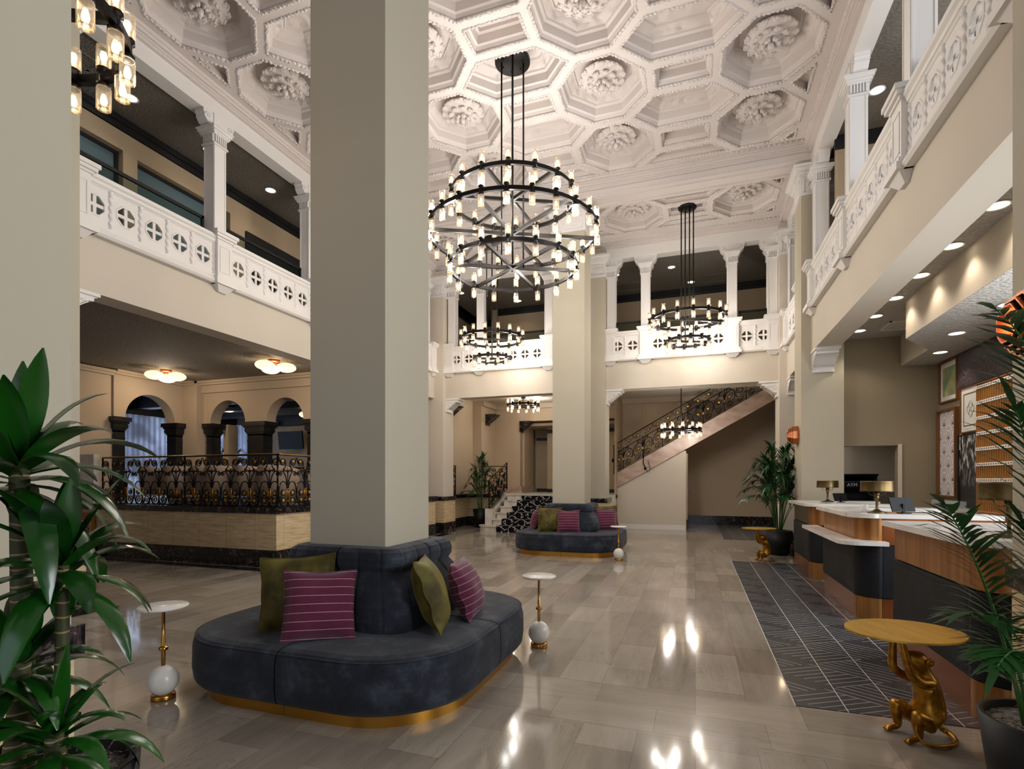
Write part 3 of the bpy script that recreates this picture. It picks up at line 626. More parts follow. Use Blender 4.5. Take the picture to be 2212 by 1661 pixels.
def twist_unit(z0=4.474, z1=4.94):
    m = M(); n = 12; prof = []; K = 34
    vs = []
    for j in range(K+1):
        t = j/K; z = z0+(z1-z0)*t
        for i in range(n):
            a = 2*PI*i/n; r = .030+.008*math.cos(2*a+t*2*PI*5)
            if t < .05 or t > .95: r = .036
            if .84 < t < .88: r = .042
            vs.append((r*math.cos(a), -.002+r*math.sin(a), z))
    m.add(vs, [(j*n+i, j*n+(i+1) % n, (j+1)*n+(i+1) % n, (j+1)*n+i) for j in range(K) for i in range(n)], 0, True)
    return m.mesh('twisted_colonnette', [MT['white']])
PAN = {w: panel_unit(w) for w in (.385, .36)}; TW = twist_unit()
MOULD_B = [(.12, 4.33), (-.075, 4.33), (-.10, 4.36), (-.095, 4.385), (-.07, 4.40), (-.06, 4.43), (-.035, 4.445), (-.035, 4.475), (.12, 4.475)]
MOULD_T = [(.12, 4.93), (-.02, 4.93), (-.035, 4.95), (-.045, 4.955), (-.05, 4.99), (-.075, 5.01), (-.08, 5.05), (.12, 5.05)]
def newel_mesh():
    m = M(); m.box(-.125, -.085, 4.36, .125, .1, 5.02); m.box(-.085, -.092, 4.52, .085, -.085, 4.53); m.box(-.085, -.092, 4.90, .085, -.085, 4.91); m.box(-.085, -.092, 4.52, -.078, -.085, 4.91); m.box(.078, -.092, 4.52, .085, -.085, 4.91)
    for a, z, z2 in ((.02, 5.0, 5.03), (.05, 5.03, 5.07), (.07, 5.07, 5.12), (.03, 4.40, 4.45), (.055, 4.33, 4.40)): m.box(-.125-a, -.085-a, z, .125+a, .11, z2)
    m.add([(-.15, -.11, 4.33), (.15, -.11, 4.33), (.15, 0, 4.33), (-.15, 0, 4.33), (-.07, -.04, 4.24), (.07, -.04, 4.24), (.07, 0, 4.24), (-.07, 0, 4.24)], [(4, 5, 1, 0), (5, 6, 2, 1), (7, 4, 0, 3), (7, 6, 5, 4)])
    return m.mesh('newel_post', [MT['white']])
NEW = newel_mesh()
def balustrade(label, x, y, rz, L, newels, sections, w=.385):
    t = thing('balcony_balustrade', label, 'balustrade', (x, y, 0), rz, 'pierced white balustrades round the gallery')
    m = M(); m.extr(MOULD_B[::-1], 'x', 0, L); part('bottom_moulding', m, [MT['white']], t)
    m = M(); m.extr(MOULD_T[::-1], 'x', 0, L); part('top_rail', m, [MT['white']], t)
    for n in newels: put('newel_post', NEW, t, (n, 0, 0))
    for a, b, k in sections:
        pitch = min(w, (b-a)/k)
        c0 = (a+b)/2-(k-1)/2*pitch
        for i in range(k):
            put('pierced_panel', PAN[w], t, (c0+i*pitch, 0, 0), scl=(pitch/w, 1, 1))
            if i < k-1: put('twisted_colonnette', TW, t, (c0+(i+.5)*pitch, 0, 0))
        lo, hi = c0-pitch/2, c0+(k-.5)*pitch
        for p, q in ((a, lo), (hi, b)):
            if q-p > .01: fill = M(); fill.box(p, -.015, 4.47, q, .05, 4.94); part('plain_panel', fill, [MT['white']], t)
        for xx in (lo, hi): put('twisted_colonnette', TW, t, (xx, 0, 0))
    return t
# left gallery: local x runs with +Y
balustrade('long white balustrade of the left gallery over the raised lounge', -6.72, 3.97, PI/2, 6.43, [.12, 2.10, 4.14, 6.31], [(.15, 1.97, 5), (2.23, 4.01, 5), (4.27, 6.18, 5)])
balustrade('short white balustrade of the left gallery just past the nearer pillar', -6.72, 11.05, PI/2, 1.88, [.12, 1.76], [(.25, 1.63, 3)])
balustrade('long white balustrade of the right gallery over the reception desks', 1.9, 10.4, -PI/2, 6.48, [.26, 2.34, 4.42, 6.4], [(.39, 2.21, 5), (2.47, 4.29, 5), (4.55, 6.3, 5)])
balustrade('short white balustrade of the right gallery past the bright pillar', 1.9, 12.93, -PI/2, 1.88, [.12, 1.76], [(.25, 1.63, 3)])
balustrade('white balustrade of the far gallery behind the left small ringed chandelier', -6.45, 13.1, 0, 3.73, [.12, 1.0, 2.9, 3.6], [(.15, .87, 2), (1.13, 2.77, 5), (3.03, 3.5, 1)], .36)
balustrade('white balustrade of the far gallery above the sloping stair', -2.075, 13.1, 0, 3.825, [.1, .94, 2.88, 3.72], [(.1, .82, 2), (1.06, 2.75, 5), (3.0, 3.7, 2)], .36)
# ---------------------------------------------------------------- slender gallery columns
def gcol_mesh():
    s = M(); s.box(-.1, -.1, 5.0, .1, .1, 6.43)
    for a in (-1, 1):
        for (u0, u1) in ((-.1, -.08), (.08, .1)):
            s.box(u0, a*.1, 5.12, u1, a*.107, 6.43); s.box(a*.1, u0, 5.12, a*.107, u1, 6.43)
    c = M(); c.box(-.1, -.1, 6.43, .1, .1, 6.88)
    for a, z, z2 in ((.025, 6.42, 6.45), (.03, 6.57, 6.59), (.045, 6.59, 6.62), (.065, 6.62, 6.66), (.08, 6.66, 6.68)): c.box(-.1-a, -.1-a, z, .1+a, .1+a, z2)
    for i in range(6):
        u = -.085+i*.034
        for a in (-1, 1): c.box(u-.009, a*.1, 6.46, u+.009, a*.125, 6.57); c.box(a*.1, u-.009, 6.46, a*.125, u+.009, 6.57)
    for a in (-1, 1):                                            # scrolled bracket arms along the beam (local x)
        pr = [(0, 6.87), (.27, 6.87), (.27, 6.82), (.25, 6.80), (.25, 6.76), (.20, 6.70), (.13, 6.68), (0, 6.68)]
        pr = [(p[0]*a, p[1]) for p in pr]; pr = pr if a < 0 else pr[::-1]
        c.extr(pr, 'y', -.085, .085)
        for yy in (-.09, .09): c.tube([(a*(.19+.045*(1-i/18)*math.cos(i*.55)), yy, 6.79+.045*(1-i/18)*math.sin(i*.55)) for i in range(15)], .009, 4)
    return s.mesh('shaft', [MT['white']]), c.mesh('bracket_capital', [MT['white']])
GS, GC = gcol_mesh()
def gcol(x, y, rz, label):
    t = thing('gallery_column', label, 'column', (x, y, 0), rz, 'slender white columns on the gallery balustrades'); put('shaft', GS, t); put('bracket_capital', GC, t)
gcol(-6.83, 6.07, PI/2, 'slender white column standing on the left gallery, the fully visible one')
gcol(-6.83, 8.1, PI/2, 'slender white column on the left gallery cut by the nearer pillar edge')
gcol(-6.83, 4.0, PI/2, 'slender white column at the near end of the left gallery rail')
gcol(-6.83, 12.6, PI/2, 'slender white column of the left gallery just beyond the nearer pillar')
gcol(2.0, 10.14, PI/2, 'slender white column of the right gallery closest to the bright pillar')
gcol(2.0, 8.06, PI/2, 'slender white column of the right gallery with a glowing downlight beside it')
gcol(2.0, 5.98, PI/2, 'slender white column of the right gallery reaching the top of the photo')
gcol(2.0, 12.7, PI/2, 'slender white column of the right gallery seen past the bright pillar')
gcol(-6.3, 13.25, 0, 'slender white column at the left corner of the far gallery')
gcol(-5.45, 13.25, 0, 'slender white column of the far gallery left of the dark corridor ceiling light')
gcol(-3.56, 13.25, 0, 'slender white column of the far gallery close to the far banquette pillar')
gcol(-1.96, 13.25, 0, 'slender white column of the far gallery beside the slim pillar')
gcol(-1.14, 13.25, 0, 'slender white column left of the right small ringed chandelier')
gcol(.8, 13.25, 0, 'slender white column right of the right small ringed chandelier')
gcol(1.64, 13.25, 0, 'slender white column at the right corner of the far gallery')
# black framed glass guard behind the balustrade
def guard(label, x, y, rz, L):
    t = thing('gallery_guard_rail', label, 'guard rail', (x, y, 0), rz, 'black framed glass guards behind the balustrades')
    m = M(); m.box(0, 0, 5.30, L, .03, 5.345); m.box(0, 0, 5.06, L, .03, 5.10); m.box(0, 0, 5.06, .035, .03, 5.34); m.box(L-.035, 0, 5.06, L, .03, 5.34); part('frame', m, [MT['rail']], t)
    m = M(); m.box(.035, .01, 5.10, L-.035, .02, 5.30); part('glass_pane', m, [MT['glass']], t)
guard('black framed guard rail in front of the frosted gallery windows', -6.86, 4.15, PI/2, 1.76); guard('black framed guard rail in front of the black gallery door', -6.86, 6.25, PI/2, 1.7)
guard('black guard rail of the left gallery behind the nearer pillar', -6.86, 8.3, PI/2, 2.0)
guard('black guard rail at the far end of the left gallery', -6.86, 11.1, PI/2, 1.3)
guard('black guard rail of the right gallery nearest the bright pillar', 2.03, 9.98, -PI/2, 1.75); guard('black guard rail in the middle of the right gallery', 2.03, 7.9, -PI/2, 1.75); guard('black guard rail of the right gallery near the top of the photo', 2.03, 5.82, -PI/2, 1.75)
guard('black guard rail of the right gallery past the bright pillar', 2.03, 12.6, -PI/2, 1.5)
guard('short black guard rail at the left end of the far gallery', -6.1, 13.27, 0, .5); guard('wide black guard rail above the left hanging chandelier', -5.3, 13.27, 0, 1.6)
guard('narrow black guard rail beside the slim far pillar', -1.85, 13.27, 0, .6); guard('wide black guard rail behind the right hanging chandelier', -.99, 13.27, 0, 1.65); guard('narrow black guard rail at the right end of the far gallery', .95, 13.27, 0, .6)
guard('narrow black guard rail right of the left hanging chandelier', -3.4, 13.27, 0, .6)
# lounge arcade: black stone posts with stepped caps
def stone_post(x, y, w, d, label):
    t = thing('arcade_post', label, 'pillar', (x, y, .99), 0, 'black stone posts of the lounge arcade')
    m = M(); m.box(-w, -d, 0, w, d, 1.55); part('shaft', m, [MT['darkst']], t)
    m = M()
    for a, z, z2 in ((.01, 1.38, 1.40), (.0, 1.52, 1.56), (.02, 1.56, 1.60), (.05, 1.60, 1.64), (.06, 1.64, 1.67), (.05, 1.67, 1.71), (.08, 1.71, 1.75), (.12, 1.75, 1.85)): m.box(-w-a, -d-a*.6, z, w+a, d+a*.6, z2)
    part('stepped_cap', m, [MT['darkst']], t)
m = N('black_arcade_stone', '#2a292b', .35); vary(m, 6, '#0f0f10', '#201f21', 3); MT['darkst'] = m.mat
stone_post(-11.44, 10.13, .10, .12, 'slim black stone post at the inner corner of the arcade'); stone_post(-9.97, 10.13, .24, .15, 'broad black stone post between the two far arches')
stone_post(-8.2, 10.13, .24, .15, 'black stone post right beside the nearer pillar edge'); stone_post(-12.24, 9.78, .15, .16, 'black stone post right of the large curtained arch'); stone_post(-12.24, 8.27, .15, .12, 'black stone post left of the large curtained arch')
# staircase: carpeted flight to the terrace
t = thing('carpeted_steps', 'short flight of pale marble steps with black patterned carpet', 'stairs')
m = M(); cp = M()
for i in range(6):
    y = 13.72+i*.3; z = .167*(i+1); x0 = -5.42 if i else -5.5
    m.box(x0, y, z-.167, -2.2, 15.7, z-.03); m.box(x0-.03, y-.03, z-.03, -2.2, 15.7, z)
    if i < 5: cp.box(-5.2+.05*i, y-.04, z-.17 if i else 0, -2.4, y-.03, z); cp.box(-5.2+.05*i, y-.04, z, -2.4, y+.28, z+.008)
    else: cp.box(-4.95, y-.04, z-.167, -2.4, y-.03, z-.035)
m.lathe([(0, 0), (.3, 0), (.3, .137), (.33, .137), (.33, .167), (0, .167)], 20, (-5.5, 14.02, 0), 0, False, PI/2, 3*PI/2)
part('marble_steps', m, [MT['step']], t); part('carpet_runner', cp, [MT['carpet']], t)
m = M(); m.box(-5.68, 14.05, .16, -5.45, 14.3, .62); m.box(-5.66, 14.3, 0, -5.56, 15.6, .4)
m.extr([(14.3, .3), (15.65, .9), (15.65, 1.02), (14.3, .45)], 'x', -5.66, -5.56); part('newel_block', m, [MT['step']], t)
# rising stair seen through the right opening
t = thing('upper_staircase', 'rising staircase with pinkish marble stringer behind the right opening', 'stairs')
sl = (3.822-1.533)/(1.628+2.403)
def sz(x, z0): return z0+(x+2.403)*sl
m = M(); m.extr([(-2.3, sz(-2.3, 1.10)), (2.19, sz(2.19, 1.10)), (2.19, sz(2.19, 1.545)), (-2.3, sz(-2.3, 1.545))], 'y', 15.96, 16.06)
m.extr([(-2.3, sz(-2.3, 1.10)), (2.19, sz(2.19, 1.10)), (2.19, sz(2.19, 1.16)), (-2.3, sz(-2.3, 1.16))], 'y', 15.93, 15.96)
part('stringer', m, [MT['string']], t)
m = M(); m.extr([(-2.3, sz(-2.3, 1.12)), (2.19, sz(2.19, 1.12)), (2.19, sz(2.19, 1.4)), (-2.3, sz(-2.3, 1.4))], 'y', 16.06, 17.2); part('flight', m, [MT['hall']], t)
# door under the stair
d = M(); d.box(-.25, 16.08, .29, -.21, 17.0, 2.2); dd = struct('door_2', d, [MT['hall']])
m = M(); m.box(-.21, 16.14, 1.0, -.2, 16.18, 1.2); m.tube([(-.2, 16.16, 1.08), (-.14, 16.16, 1.08), (-.14, 16.28, 1.08)], .012, 6); part('lever_handle', m, [MT['satin']], dd)
# ================================================================ chandeliers
def shade_mesh(h=.13, r=.036):
    m = M(); n = 20; vs = []
    for z in (0, h):
        for i in range(n):
            a = 2*PI*i/n; rr = r*(1+.06*(i % 2)); vs.append((rr*math.cos(a), rr*math.sin(a), z))
    m.add(vs, [(i, (i+1) % n, n+(i+1) % n, n+i) for i in range(n)], 0, False)
    m.lathe([(r*1.02, h), (r*.9, h+.002), (r*.9, h-.02)], n); m.lathe([(0, .004), (r, .004)], 12)
    return m.mesh('glass_shade', [MT['shade']])
SH = shade_mesh()
def bulb_mesh():
    m = M(); m.lathe([(0, .035), (.010, .04), (.016, .062), (.019, .082), (.015, .10), (0, .108)], 8); return m.mesh('bulb', [MT['bulb']])
BU = bulb_mesh()
def ring_mesh(r, n, th=.05, ph=0, spokes=6):
    m = M(); N_ = 72; w_ = .018
    m.lathe([(r-w_, -th/2), (r+w_, -th/2), (r+w_, th/2), (r-w_, th/2), (r-w_, -th/2)], N_, (0, 0, 0), 0, False)
    for k in range(n):
        a = 2*PI*k/n+ph; c = (r*math.cos(a), r*math.sin(a), 0)
        m.lathe([(0, -.062), (.03, -.062), (.038, -.055), (.038, -.035), (.024, -.028), (.024, .028), (.038, .035), (.038, .055), (.03, .062), (0, .062)], 10, c)
    return m.mesh('ring', [MT['chand']])
def spoke_mesh(r):
    m = M(); m.box(-r, -.017, -.023, r, .017, .023); return m.mesh('spoke', [MT['chand']])
def chandelier(label, x, y, rings, zc, group=None, nsp=3, rods=4, rr=.155, lights=True, power=9, ph=.1, canr=.25):
    zb = min(z for _, z, _ in rings)
    t = thing('ring_chandelier', label, 'chandelier', (x, y, zb), 0, group)
    m = M(); m.lathe([(0, zc-zb), (canr, zc-zb), (canr, zc-zb-.045), (canr*.96, zc-zb-.05), (0, zc-zb-.05)], 32)
    for k in range(6): m.ball((canr*.6*math.cos(k), canr*.6*math.sin(k), zc-zb-.055), .012, 6, 4)
    part('canopy', m, [MT['chand']], t)
    for k in range(rods):
        a = 2*PI*k/rods+.35; m = M(); x0, y0 = (rr*math.cos(a), rr*math.sin(a)) if rods > 1 else (0, 0)
        m.tube([(x0, y0, 0), (x0, y0, zc-zb-.05)], .013, 6); part('rod', m, [MT['chand']], t)
    for r, z, n in rings:
        o = put('ring', ring_mesh(r, n, ph=ph), t, (0, 0, z-zb)); sm = spoke_mesh(r)
        for k in range(nsp): put('spoke', sm, t, (0, 0, z-zb), (0, 0, PI*k/nsp+.45))
        for k in range(n):
            a = 2*PI*k/n+ph; c = (r*math.cos(a), r*math.sin(a))
            u = put('uplight_shade', SH, t, (c[0], c[1], z-zb+.056)); put('bulb', BU, u)
            d = put('downlight_shade', SH, t, (c[0], c[1], z-zb-.056), (PI, 0, 0)); put('bulb', BU, d)
        if lights:
            q = 8 if r > .85 else 4 if r > .7 else 2
            for k in range(q):
                a = 2*PI*k/q+.8
                point('chandelier_glow', (x+r*.98*math.cos(a), y+r*.98*math.sin(a), z+.11), power*n/q*.40, r=.05)
                point('chandelier_glow', (x+r*.98*math.cos(a+.3), y+r*.98*math.sin(a+.3), z-.11), power*n/q*.66, r=.05)
chandelier('huge three ringed black chandelier with dozens of glass shades hanging in the middle', -2.45, 7.1, [(.88, 5.42, 16), (1.19, 4.935, 24), (.9, 4.455, 16)], 7.40, ph=.27)
chandelier('two ringed black chandelier hanging in front of the upper right gallery', -.16, 11.88, [(.78, 4.86, 16), (.455, 4.39, 12)], 7.27, 'two ringed chandeliers near the far gallery', nsp=1, power=4.6, ph=.16, canr=.19, rr=.13)
chandelier('two ringed black chandelier hanging behind and below the huge one', -4.62, 11.88, [(.75, 4.83, 16), (.44, 4.36, 12)], 7.27, 'two ringed chandeliers near the far gallery', nsp=1, power=4.6, ph=.16, canr=.19, rr=.13)
chandelier('small single ring chandelier on a thin rod in front of the sloping stair', -.35, 14.55, [(.49, 2.74, 12)], 4.02, 'single ring chandeliers in the stair hall', nsp=2, rods=1, power=6, canr=.08)
chandelier('small single ring chandelier close to the ceiling above the carpeted steps', -5.05, 15.65, [(.49, 3.76, 12)], 4.02, 'single ring chandeliers in the stair hall', nsp=2, rods=1, power=6, canr=.08)
chandelier('black ring chandelier with glass shades cut off at the top left corner', -3.30, 1.72, [(.48, 3.85, 16)], 7.0, nsp=2, rods=4, rr=.1, power=.35, ph=.1)
# ---------------------------------------------------------------- recessed downlights
def dl_mesh(r=.085):
    a = M(); a.lathe([(r, 0), (r+.018, -.002), (r+.02, -.008), (r, -.006), (r*.97, .02)], 24); b = M(); b.lathe([(0, -.003), (r, -.003)], 24)
    return a.mesh('trim_ring', [MT['white']]), b.mesh('lens', [MT['disc']])
DA, DB = dl_mesh()
def downlight(x, y, z, label, group, power=14, ang=110):
    t = thing('recessed_downlight', label, 'ceiling light', (x, y, z-.001), 0, group); put('trim_ring', DA, t); put('lens', DB, t)
    spot('downlight_beam', (x, y, z-.03), power, ang)
g1 = 'downlights over the reception desks'
for i, (y, lb) in enumerate(((10.02, 'farthest'), (9.2, 'second farthest'), (8.37, 'third farthest'), (7.54, 'fourth farthest'), (6.7, 'fifth farthest'), (5.84, 'nearest'))):
    downlight(2.53, y, 3.88, '%s round downlight in the row along the reception beam' % lb, g1, 16)
g2 = 'downlights in the dropped reception ceiling'
downlight(3.47, 9.6, 3.36, 'round downlight in the dropped ceiling above the green framed picture', g2, 14); downlight(3.22, 8.42, 3.36, 'round downlight in the dropped ceiling above the big dark artwork', g2, 14); downlight(3.22, 7.2, 3.36, 'round downlight in the dropped ceiling beside the near copper wall lamp', g2, 14)
g3 = 'downlights of the upper galleries'
for x, y, lb in ((-7.66, 5.39, 'gallery downlight under the cut off chandelier'), (-7.63, 6.67, 'gallery downlight half behind the slender left column'), (-7.6, 7.98, 'gallery downlight above the black gallery door'),
                 (2.42, 8.72, 'downlight glowing beside a slender column of the right gallery'), (-2.01, 14.3, 'left downlight of the far gallery above the sloping stair'), (-.58, 14.25, 'middle downlight of the far gallery above the sloping stair'),
                 (-.11, 15.5, 'rear downlight of the far gallery behind the chandelier rods'), (-5.12, 15.4, 'downlight of the far gallery above the left hanging chandelier'), (-6.5, 14.2, 'downlight at the left corner of the far gallery')):
    downlight(x, y, 6.93, lb, g3, 9, 120)
# three globe flush lamps
def globe_lamp(x, y, z, label, rz=0, s=1., group='three globe ceiling lamps'):
    t = thing('globe_ceiling_lamp', label, 'ceiling light', (x, y, z), rz, group)
    m = M(); m.lathe([(0, 0), (.11*s, 0), (.11*s, -.03*s), (.09*s, -.045*s), (0, -.045*s)], 20); m.lathe([(.03*s, -.04*s), (.03*s, -.1*s), (0, -.1*s)], 10)
    for k in range(3):
        a = 2*PI*k/3; m.tube([(0, 0, -.09*s), (.1*s*math.cos(a), .1*s*math.sin(a), -.075*s), (.22*s*math.cos(a), .22*s*math.sin(a), -.06*s)], .009, 6)
    part('mount', m, [MT['rosecop']], t)
    for k in range(3):
        a = 2*PI*k/3; m = M(); m.ball((.24*s*math.cos(a), .24*s*math.sin(a), -.145*s), (.185*s, .185*s, .095*s), 20, 12); part('opal_globe', m, [MT['globe']], t)
    point('globe_glow', (x, y, z-.33), 26, (1, .82, .6), .15)
globe_lamp(-11.1, 8.6, 3.88, 'three globe lamp left above the raised lounge', .3); globe_lamp(-8.1, 8.6, 3.88, 'three globe lamp right above the raised lounge, near the pillar', .5)
globe_lamp(-13.4, 12.4, 3.86, 'three globe lamp seen through the smaller left arch', .5); globe_lamp(-10.7, 12.9, 3.5, 'three globe lamp seen through the right arch', .2)
for x, y in ((-11, 7.6), (-9, 7.6)): pass
# ---------------------------------------------------------------- wall lamps
def sconce(x, y, z, rz, label, s=1):
    t = thing('wall_lamp', label, 'wall lamp', (x, y, z), rz, 'nested octagon copper wall lamps')
    for k, (r, d0, d1) in enumerate(((.17, .0, .10), (.145, .02, .13), (.12, .03, .155), (.095, .04, .17))):
        m = M(); n = 8; P0 = [(d0, r*s*math.cos(PI/8+PI/4*i), r*s*math.sin(PI/8+PI/4*i)) for i in range(n)]; P1 = [(d1, b, c) for _, b, c in P0]; Q = [(d1, b*.93, c*.93) for _, b, c in P0]; Q0 = [(d0, b*.93, c*.93) for _, b, c in P0]
        m.add(P0+P1+Q+Q0, [(i, (i+1) % n, n+(i+1) % n, n+i) for i in range(n)]+[(n+i, n+(i+1) % n, 2*n+(i+1) % n, 2*n+i) for i in range(n)]+[(2*n+i, 2*n+(i+1) % n, 3*n+(i+1) % n, 3*n+i) for i in range(n)])
        part('copper_octagon', m, [MT['rosecop']], t)
    m = M(); m.lathe([(0, 0), (.17*s, 0), (.17*s, .02)], 8, (0, 0, 0), 0, False); m.xf(Matrix.Rotation(PI/2, 4, 'Y')); part('back_plate', m, [MT['rosecop']], t)
    m = M(); m.ball((.06, 0, 0), (.05, .07, .07), 12, 8); part('lamp_core', m, [MT['amber']], t)
    point('wall_lamp_glow', (x+.25*math.cos(rz), y+.25*math.sin(rz), z), 1.5, (1, .75, .45), .05)
sconce(1.75, 10.72, 2.25, PI, 'octagonal copper wall lamp on the bright pillar behind the far palm')
sconce(1.58, 3.18, 2.2, PI, 'octagonal copper wall lamp at the right edge behind palm fronds')
# ================================================================ banquettes round the pillars
def rsq(hw, r, n=8, c=(0, 0)):
    out = []
    for q, (sx, sy) in enumerate(((1, 1), (-1, 1), (-1, -1), (1, -1))):
        for i in range(n+1):
            a = PI/2*q+PI/2*i/n; out.append((c[0]+sx*(hw-r)+r*math.cos(a), c[1]+sy*(hw-r)+r*math.sin(a)))
    return out
def quad_profile(levels, gap=.006, n=10, inner=.33):
    """quarter module in +x+y quadrant from (half width, corner radius, z) levels, inner faces on the axes"""
    m = M(); L = []
    for hw, r, z in levels:
        row = [(hw, gap, z)]
        for f in (.25, .5, .75, 1): row.append((hw, gap+(hw-r-gap)*f, z))
        for i in range(1, n+1):
            a = PI/2*i/n; row.append((hw-r+r*math.cos(a), hw-r+r*math.sin(a), z))
        for f in (.75, .5, .25, 0): row.append((gap+(hw-r-gap)*f, hw, z))
        L.append(row)
    k = len(L[0])
    for a in range(len(L)-1): m.add(L[a]+L[a+1], [(i, i+1, k+i+1, k+i) for i in range(k-1)], 0, True)
    def cap(row, z, top):
        inn = [(inner, gap, z)]+[(inner, inner, z)]*(k-2)+[(gap, inner, z)]
        inn = []
        for i, p in enumerate(row):
            t = i/(k-1)
            if t < .5: inn.append((inner, gap+(inner-gap)*t*2, z))
            else: inn.append((inner-(inner-gap)*(t-.5)*2, inner, z))
        m.add(list(row)+inn, [(i, i+1, k+i+1, k+i) for i in range(k-1)], 0, True)
    cap(L[-1], L[-1][0][2], True); cap(L[0], L[0][0][2], False)
    for ax in (0, -1):                                           # seam faces
        for a in range(len(L)-1):
            p, q = L[a][ax], L[a+1][ax]; i0 = (inner, gap, p[2]) if ax == 0 else (gap, inner, p[2]); i1 = (i0[0], i0[1], q[2])
            m.add([p, q, i1, i0], [(0, 1, 2, 3)])
    return m
def channels(levels, k, depth=.014, gap=.004, n=98, inner=.33):
    """upholstered quarter with k vertical channels"""
    m = M(); L = []
    for hw, r, z in levels:
        pts = []; s1 = hw-r-gap; s2 = r*PI/2; T = 2*s1+s2
        for i in range(n+1):
            s = T*i/n
            if s < s1: p = (hw, gap+s); nr = (1, 0)
            elif s < s1+s2: a = (s-s1)/r; p = (hw-r+r*math.cos(a), hw-r+r*math.sin(a)); nr = (math.cos(a), math.sin(a))
            else: p = (gap+(T-s), hw); nr = (0, 1)
            u = (i/n*k) % 1; b = 1-.25*abs(2*u-1)**3-.75*abs(2*u-1)**12
            d = -depth*(1-b)
            pts.append((p[0]+nr[0]*d, p[1]+nr[1]*d, z))
        L.append(pts)
    q = n+1
    for a in range(len(L)-1): m.add(L[a]+L[a+1], [(i, i+1, q+i+1, q+i) for i in range(n)], 0, True)
    for row in (L[0], L[-1]):
        z = row[0][2]; inn = []
        for i in range(q):
            t = i/n; inn.append((inner, gap+(inner-gap)*t*2, z) if t < .5 else (inner-(inner-gap)*(t-.5)*2, inner, z))
        m.add(list(row)+inn, [(i, i+1, q+i+1, q+i) for i in range(n)], 0, True)
    for ax in (0, -1):
        for a in range(len(L)-1):
            p, r_ = L[a][ax], L[a+1][ax]; i0 = (inner, gap, p[2]) if ax == 0 else (gap, inner, p[2])
            m.add([p, r_, (i0[0], i0[1], r_[2]), i0], [(0, 1, 2, 3)])
    return m
def banquette(x, y, label):
    t = thing('round_banquette', label, 'banquette', (x, y, 0), 0, 'navy suede banquettes wrapped round the pillars')
    W = 1.05; R = .62
    sm = quad_profile([(W-.02, R-.02, .092), (W, R, .12), (W+.008, R, .2), (W+.006, R, .33), (W-.002, R, .375), (W-.012, R-.01, .398), (W-.03, R-.03, .413), (W-.07, R-.05, .424), (W-.25, R-.1, .432), (.6, .3, .436)]).mesh('seat_cushion', [MT['suede']])
    pm = M(); pts = [(W-.075, 0)]; pm = quad_profile([(W-.075, R-.06, 0), (W-.075, R-.06, .092)], .002).mesh('gold_plinth', [MT['goldbase']])
    bm = channels([(.60, .2, .425), (.612, .2, .5), (.60, .2, .6), (.555, .2, .7), (.50, .18, .78), (.47, .16, .815)], 5, .020).mesh('backrest', [MT['suede']])
    hm = channels([(.43, .13, .80), (.465, .14, .815), (.487, .15, .85), (.49, .15, .90), (.475, .15, .945), (.44, .14, .97), (.38, .1, .975)], 5, .018).mesh('headrest_roll', [MT['suede']])
    pi = M(); arc = [(W-.008, .006+(W-R-.006)*f, .3995) for f in (0, .5, 1)]+[(W-R+(R-.008)*math.cos(PI/2*i/12), W-R+(R-.008)*math.sin(PI/2*i/12), .3995) for i in range(1, 13)]+[(.006+(W-R-.006)*f, W-.008, .3995) for f in (.5, 0)]
    pi.tube(arc, .004, 5); pi = pi.mesh('piping', [MT['suede']])
    for k in range(4):
        s = put('seat_cushion', sm, t, rot=(0, 0, PI/2*k)); put('piping', pi, s); put('gold_plinth', pm, t, rot=(0, 0, PI/2*k)); put('backrest', bm, t, rot=(0, 0, PI/2*k)); put('headrest_roll', hm, t, rot=(0, 0, PI/2*k))
    return t
banquette(-2.385, 3.59, 'large navy suede banquette round the nearer pillar, in the foreground'); banquette(-2.40, 10.725, 'navy suede banquette round the far pillar in the background')
def pillow_mesh(w, th, mat, seed, name='cushion'):
    n = 18; r = random.Random(seed); m = M(); ph = [r.uniform(0, 6) for _ in range(6)]
    def pos(i, j, s):
        u, v = 2*i/n-1, 2*j/n-1
        e = max(0, (1-abs(u)**2.6))**.55*max(0, (1-abs(v)**2.6))**.55
        pin = .075; x = u*(1-pin*(1-v*v)*u*u*1.0); z = v*(1-pin*(1-u*u)*v*v*1.0)
        y = s*th*e*(1+.07*math.sin(5*u+ph[0])*math.cos(4*v+ph[1]))
        y += .008*math.sin(9*v+ph[2])*abs(u)**3+.01*math.sin(3*u+ph[3])
        return (x*w/2, y, z*w/2)
    for s in (-1, 1):
        vs = [pos(i, j, s) for j in range(n+1) for i in range(n+1)]; fs = []
        for j in range(n):
            for i in range(n):
                q = (j*(n+1)+i, j*(n+1)+i+1, (j+1)*(n+1)+i+1, (j+1)*(n+1)+i); fs.append(q if s < 0 else q[::-1])
        m.add(vs, fs, 0, True)
    edge = [pos(i, 0, 0) for i in range(n)]+[pos(n, j, 0) for j in range(n)]+[pos(n-i, n, 0) for i in range(n)]+[pos(0, n-j, 0) for j in range(n)]
    m.tube(edge, .0055, 5, closed=True)
    return m.mesh(name, [MT[mat]])
OL = [pillow_mesh(.50, .105, 'olive', s) for s in (1, 2)]; PL = [pillow_mesh(.44, .095, 'plum', s) for s in (3, 4)]
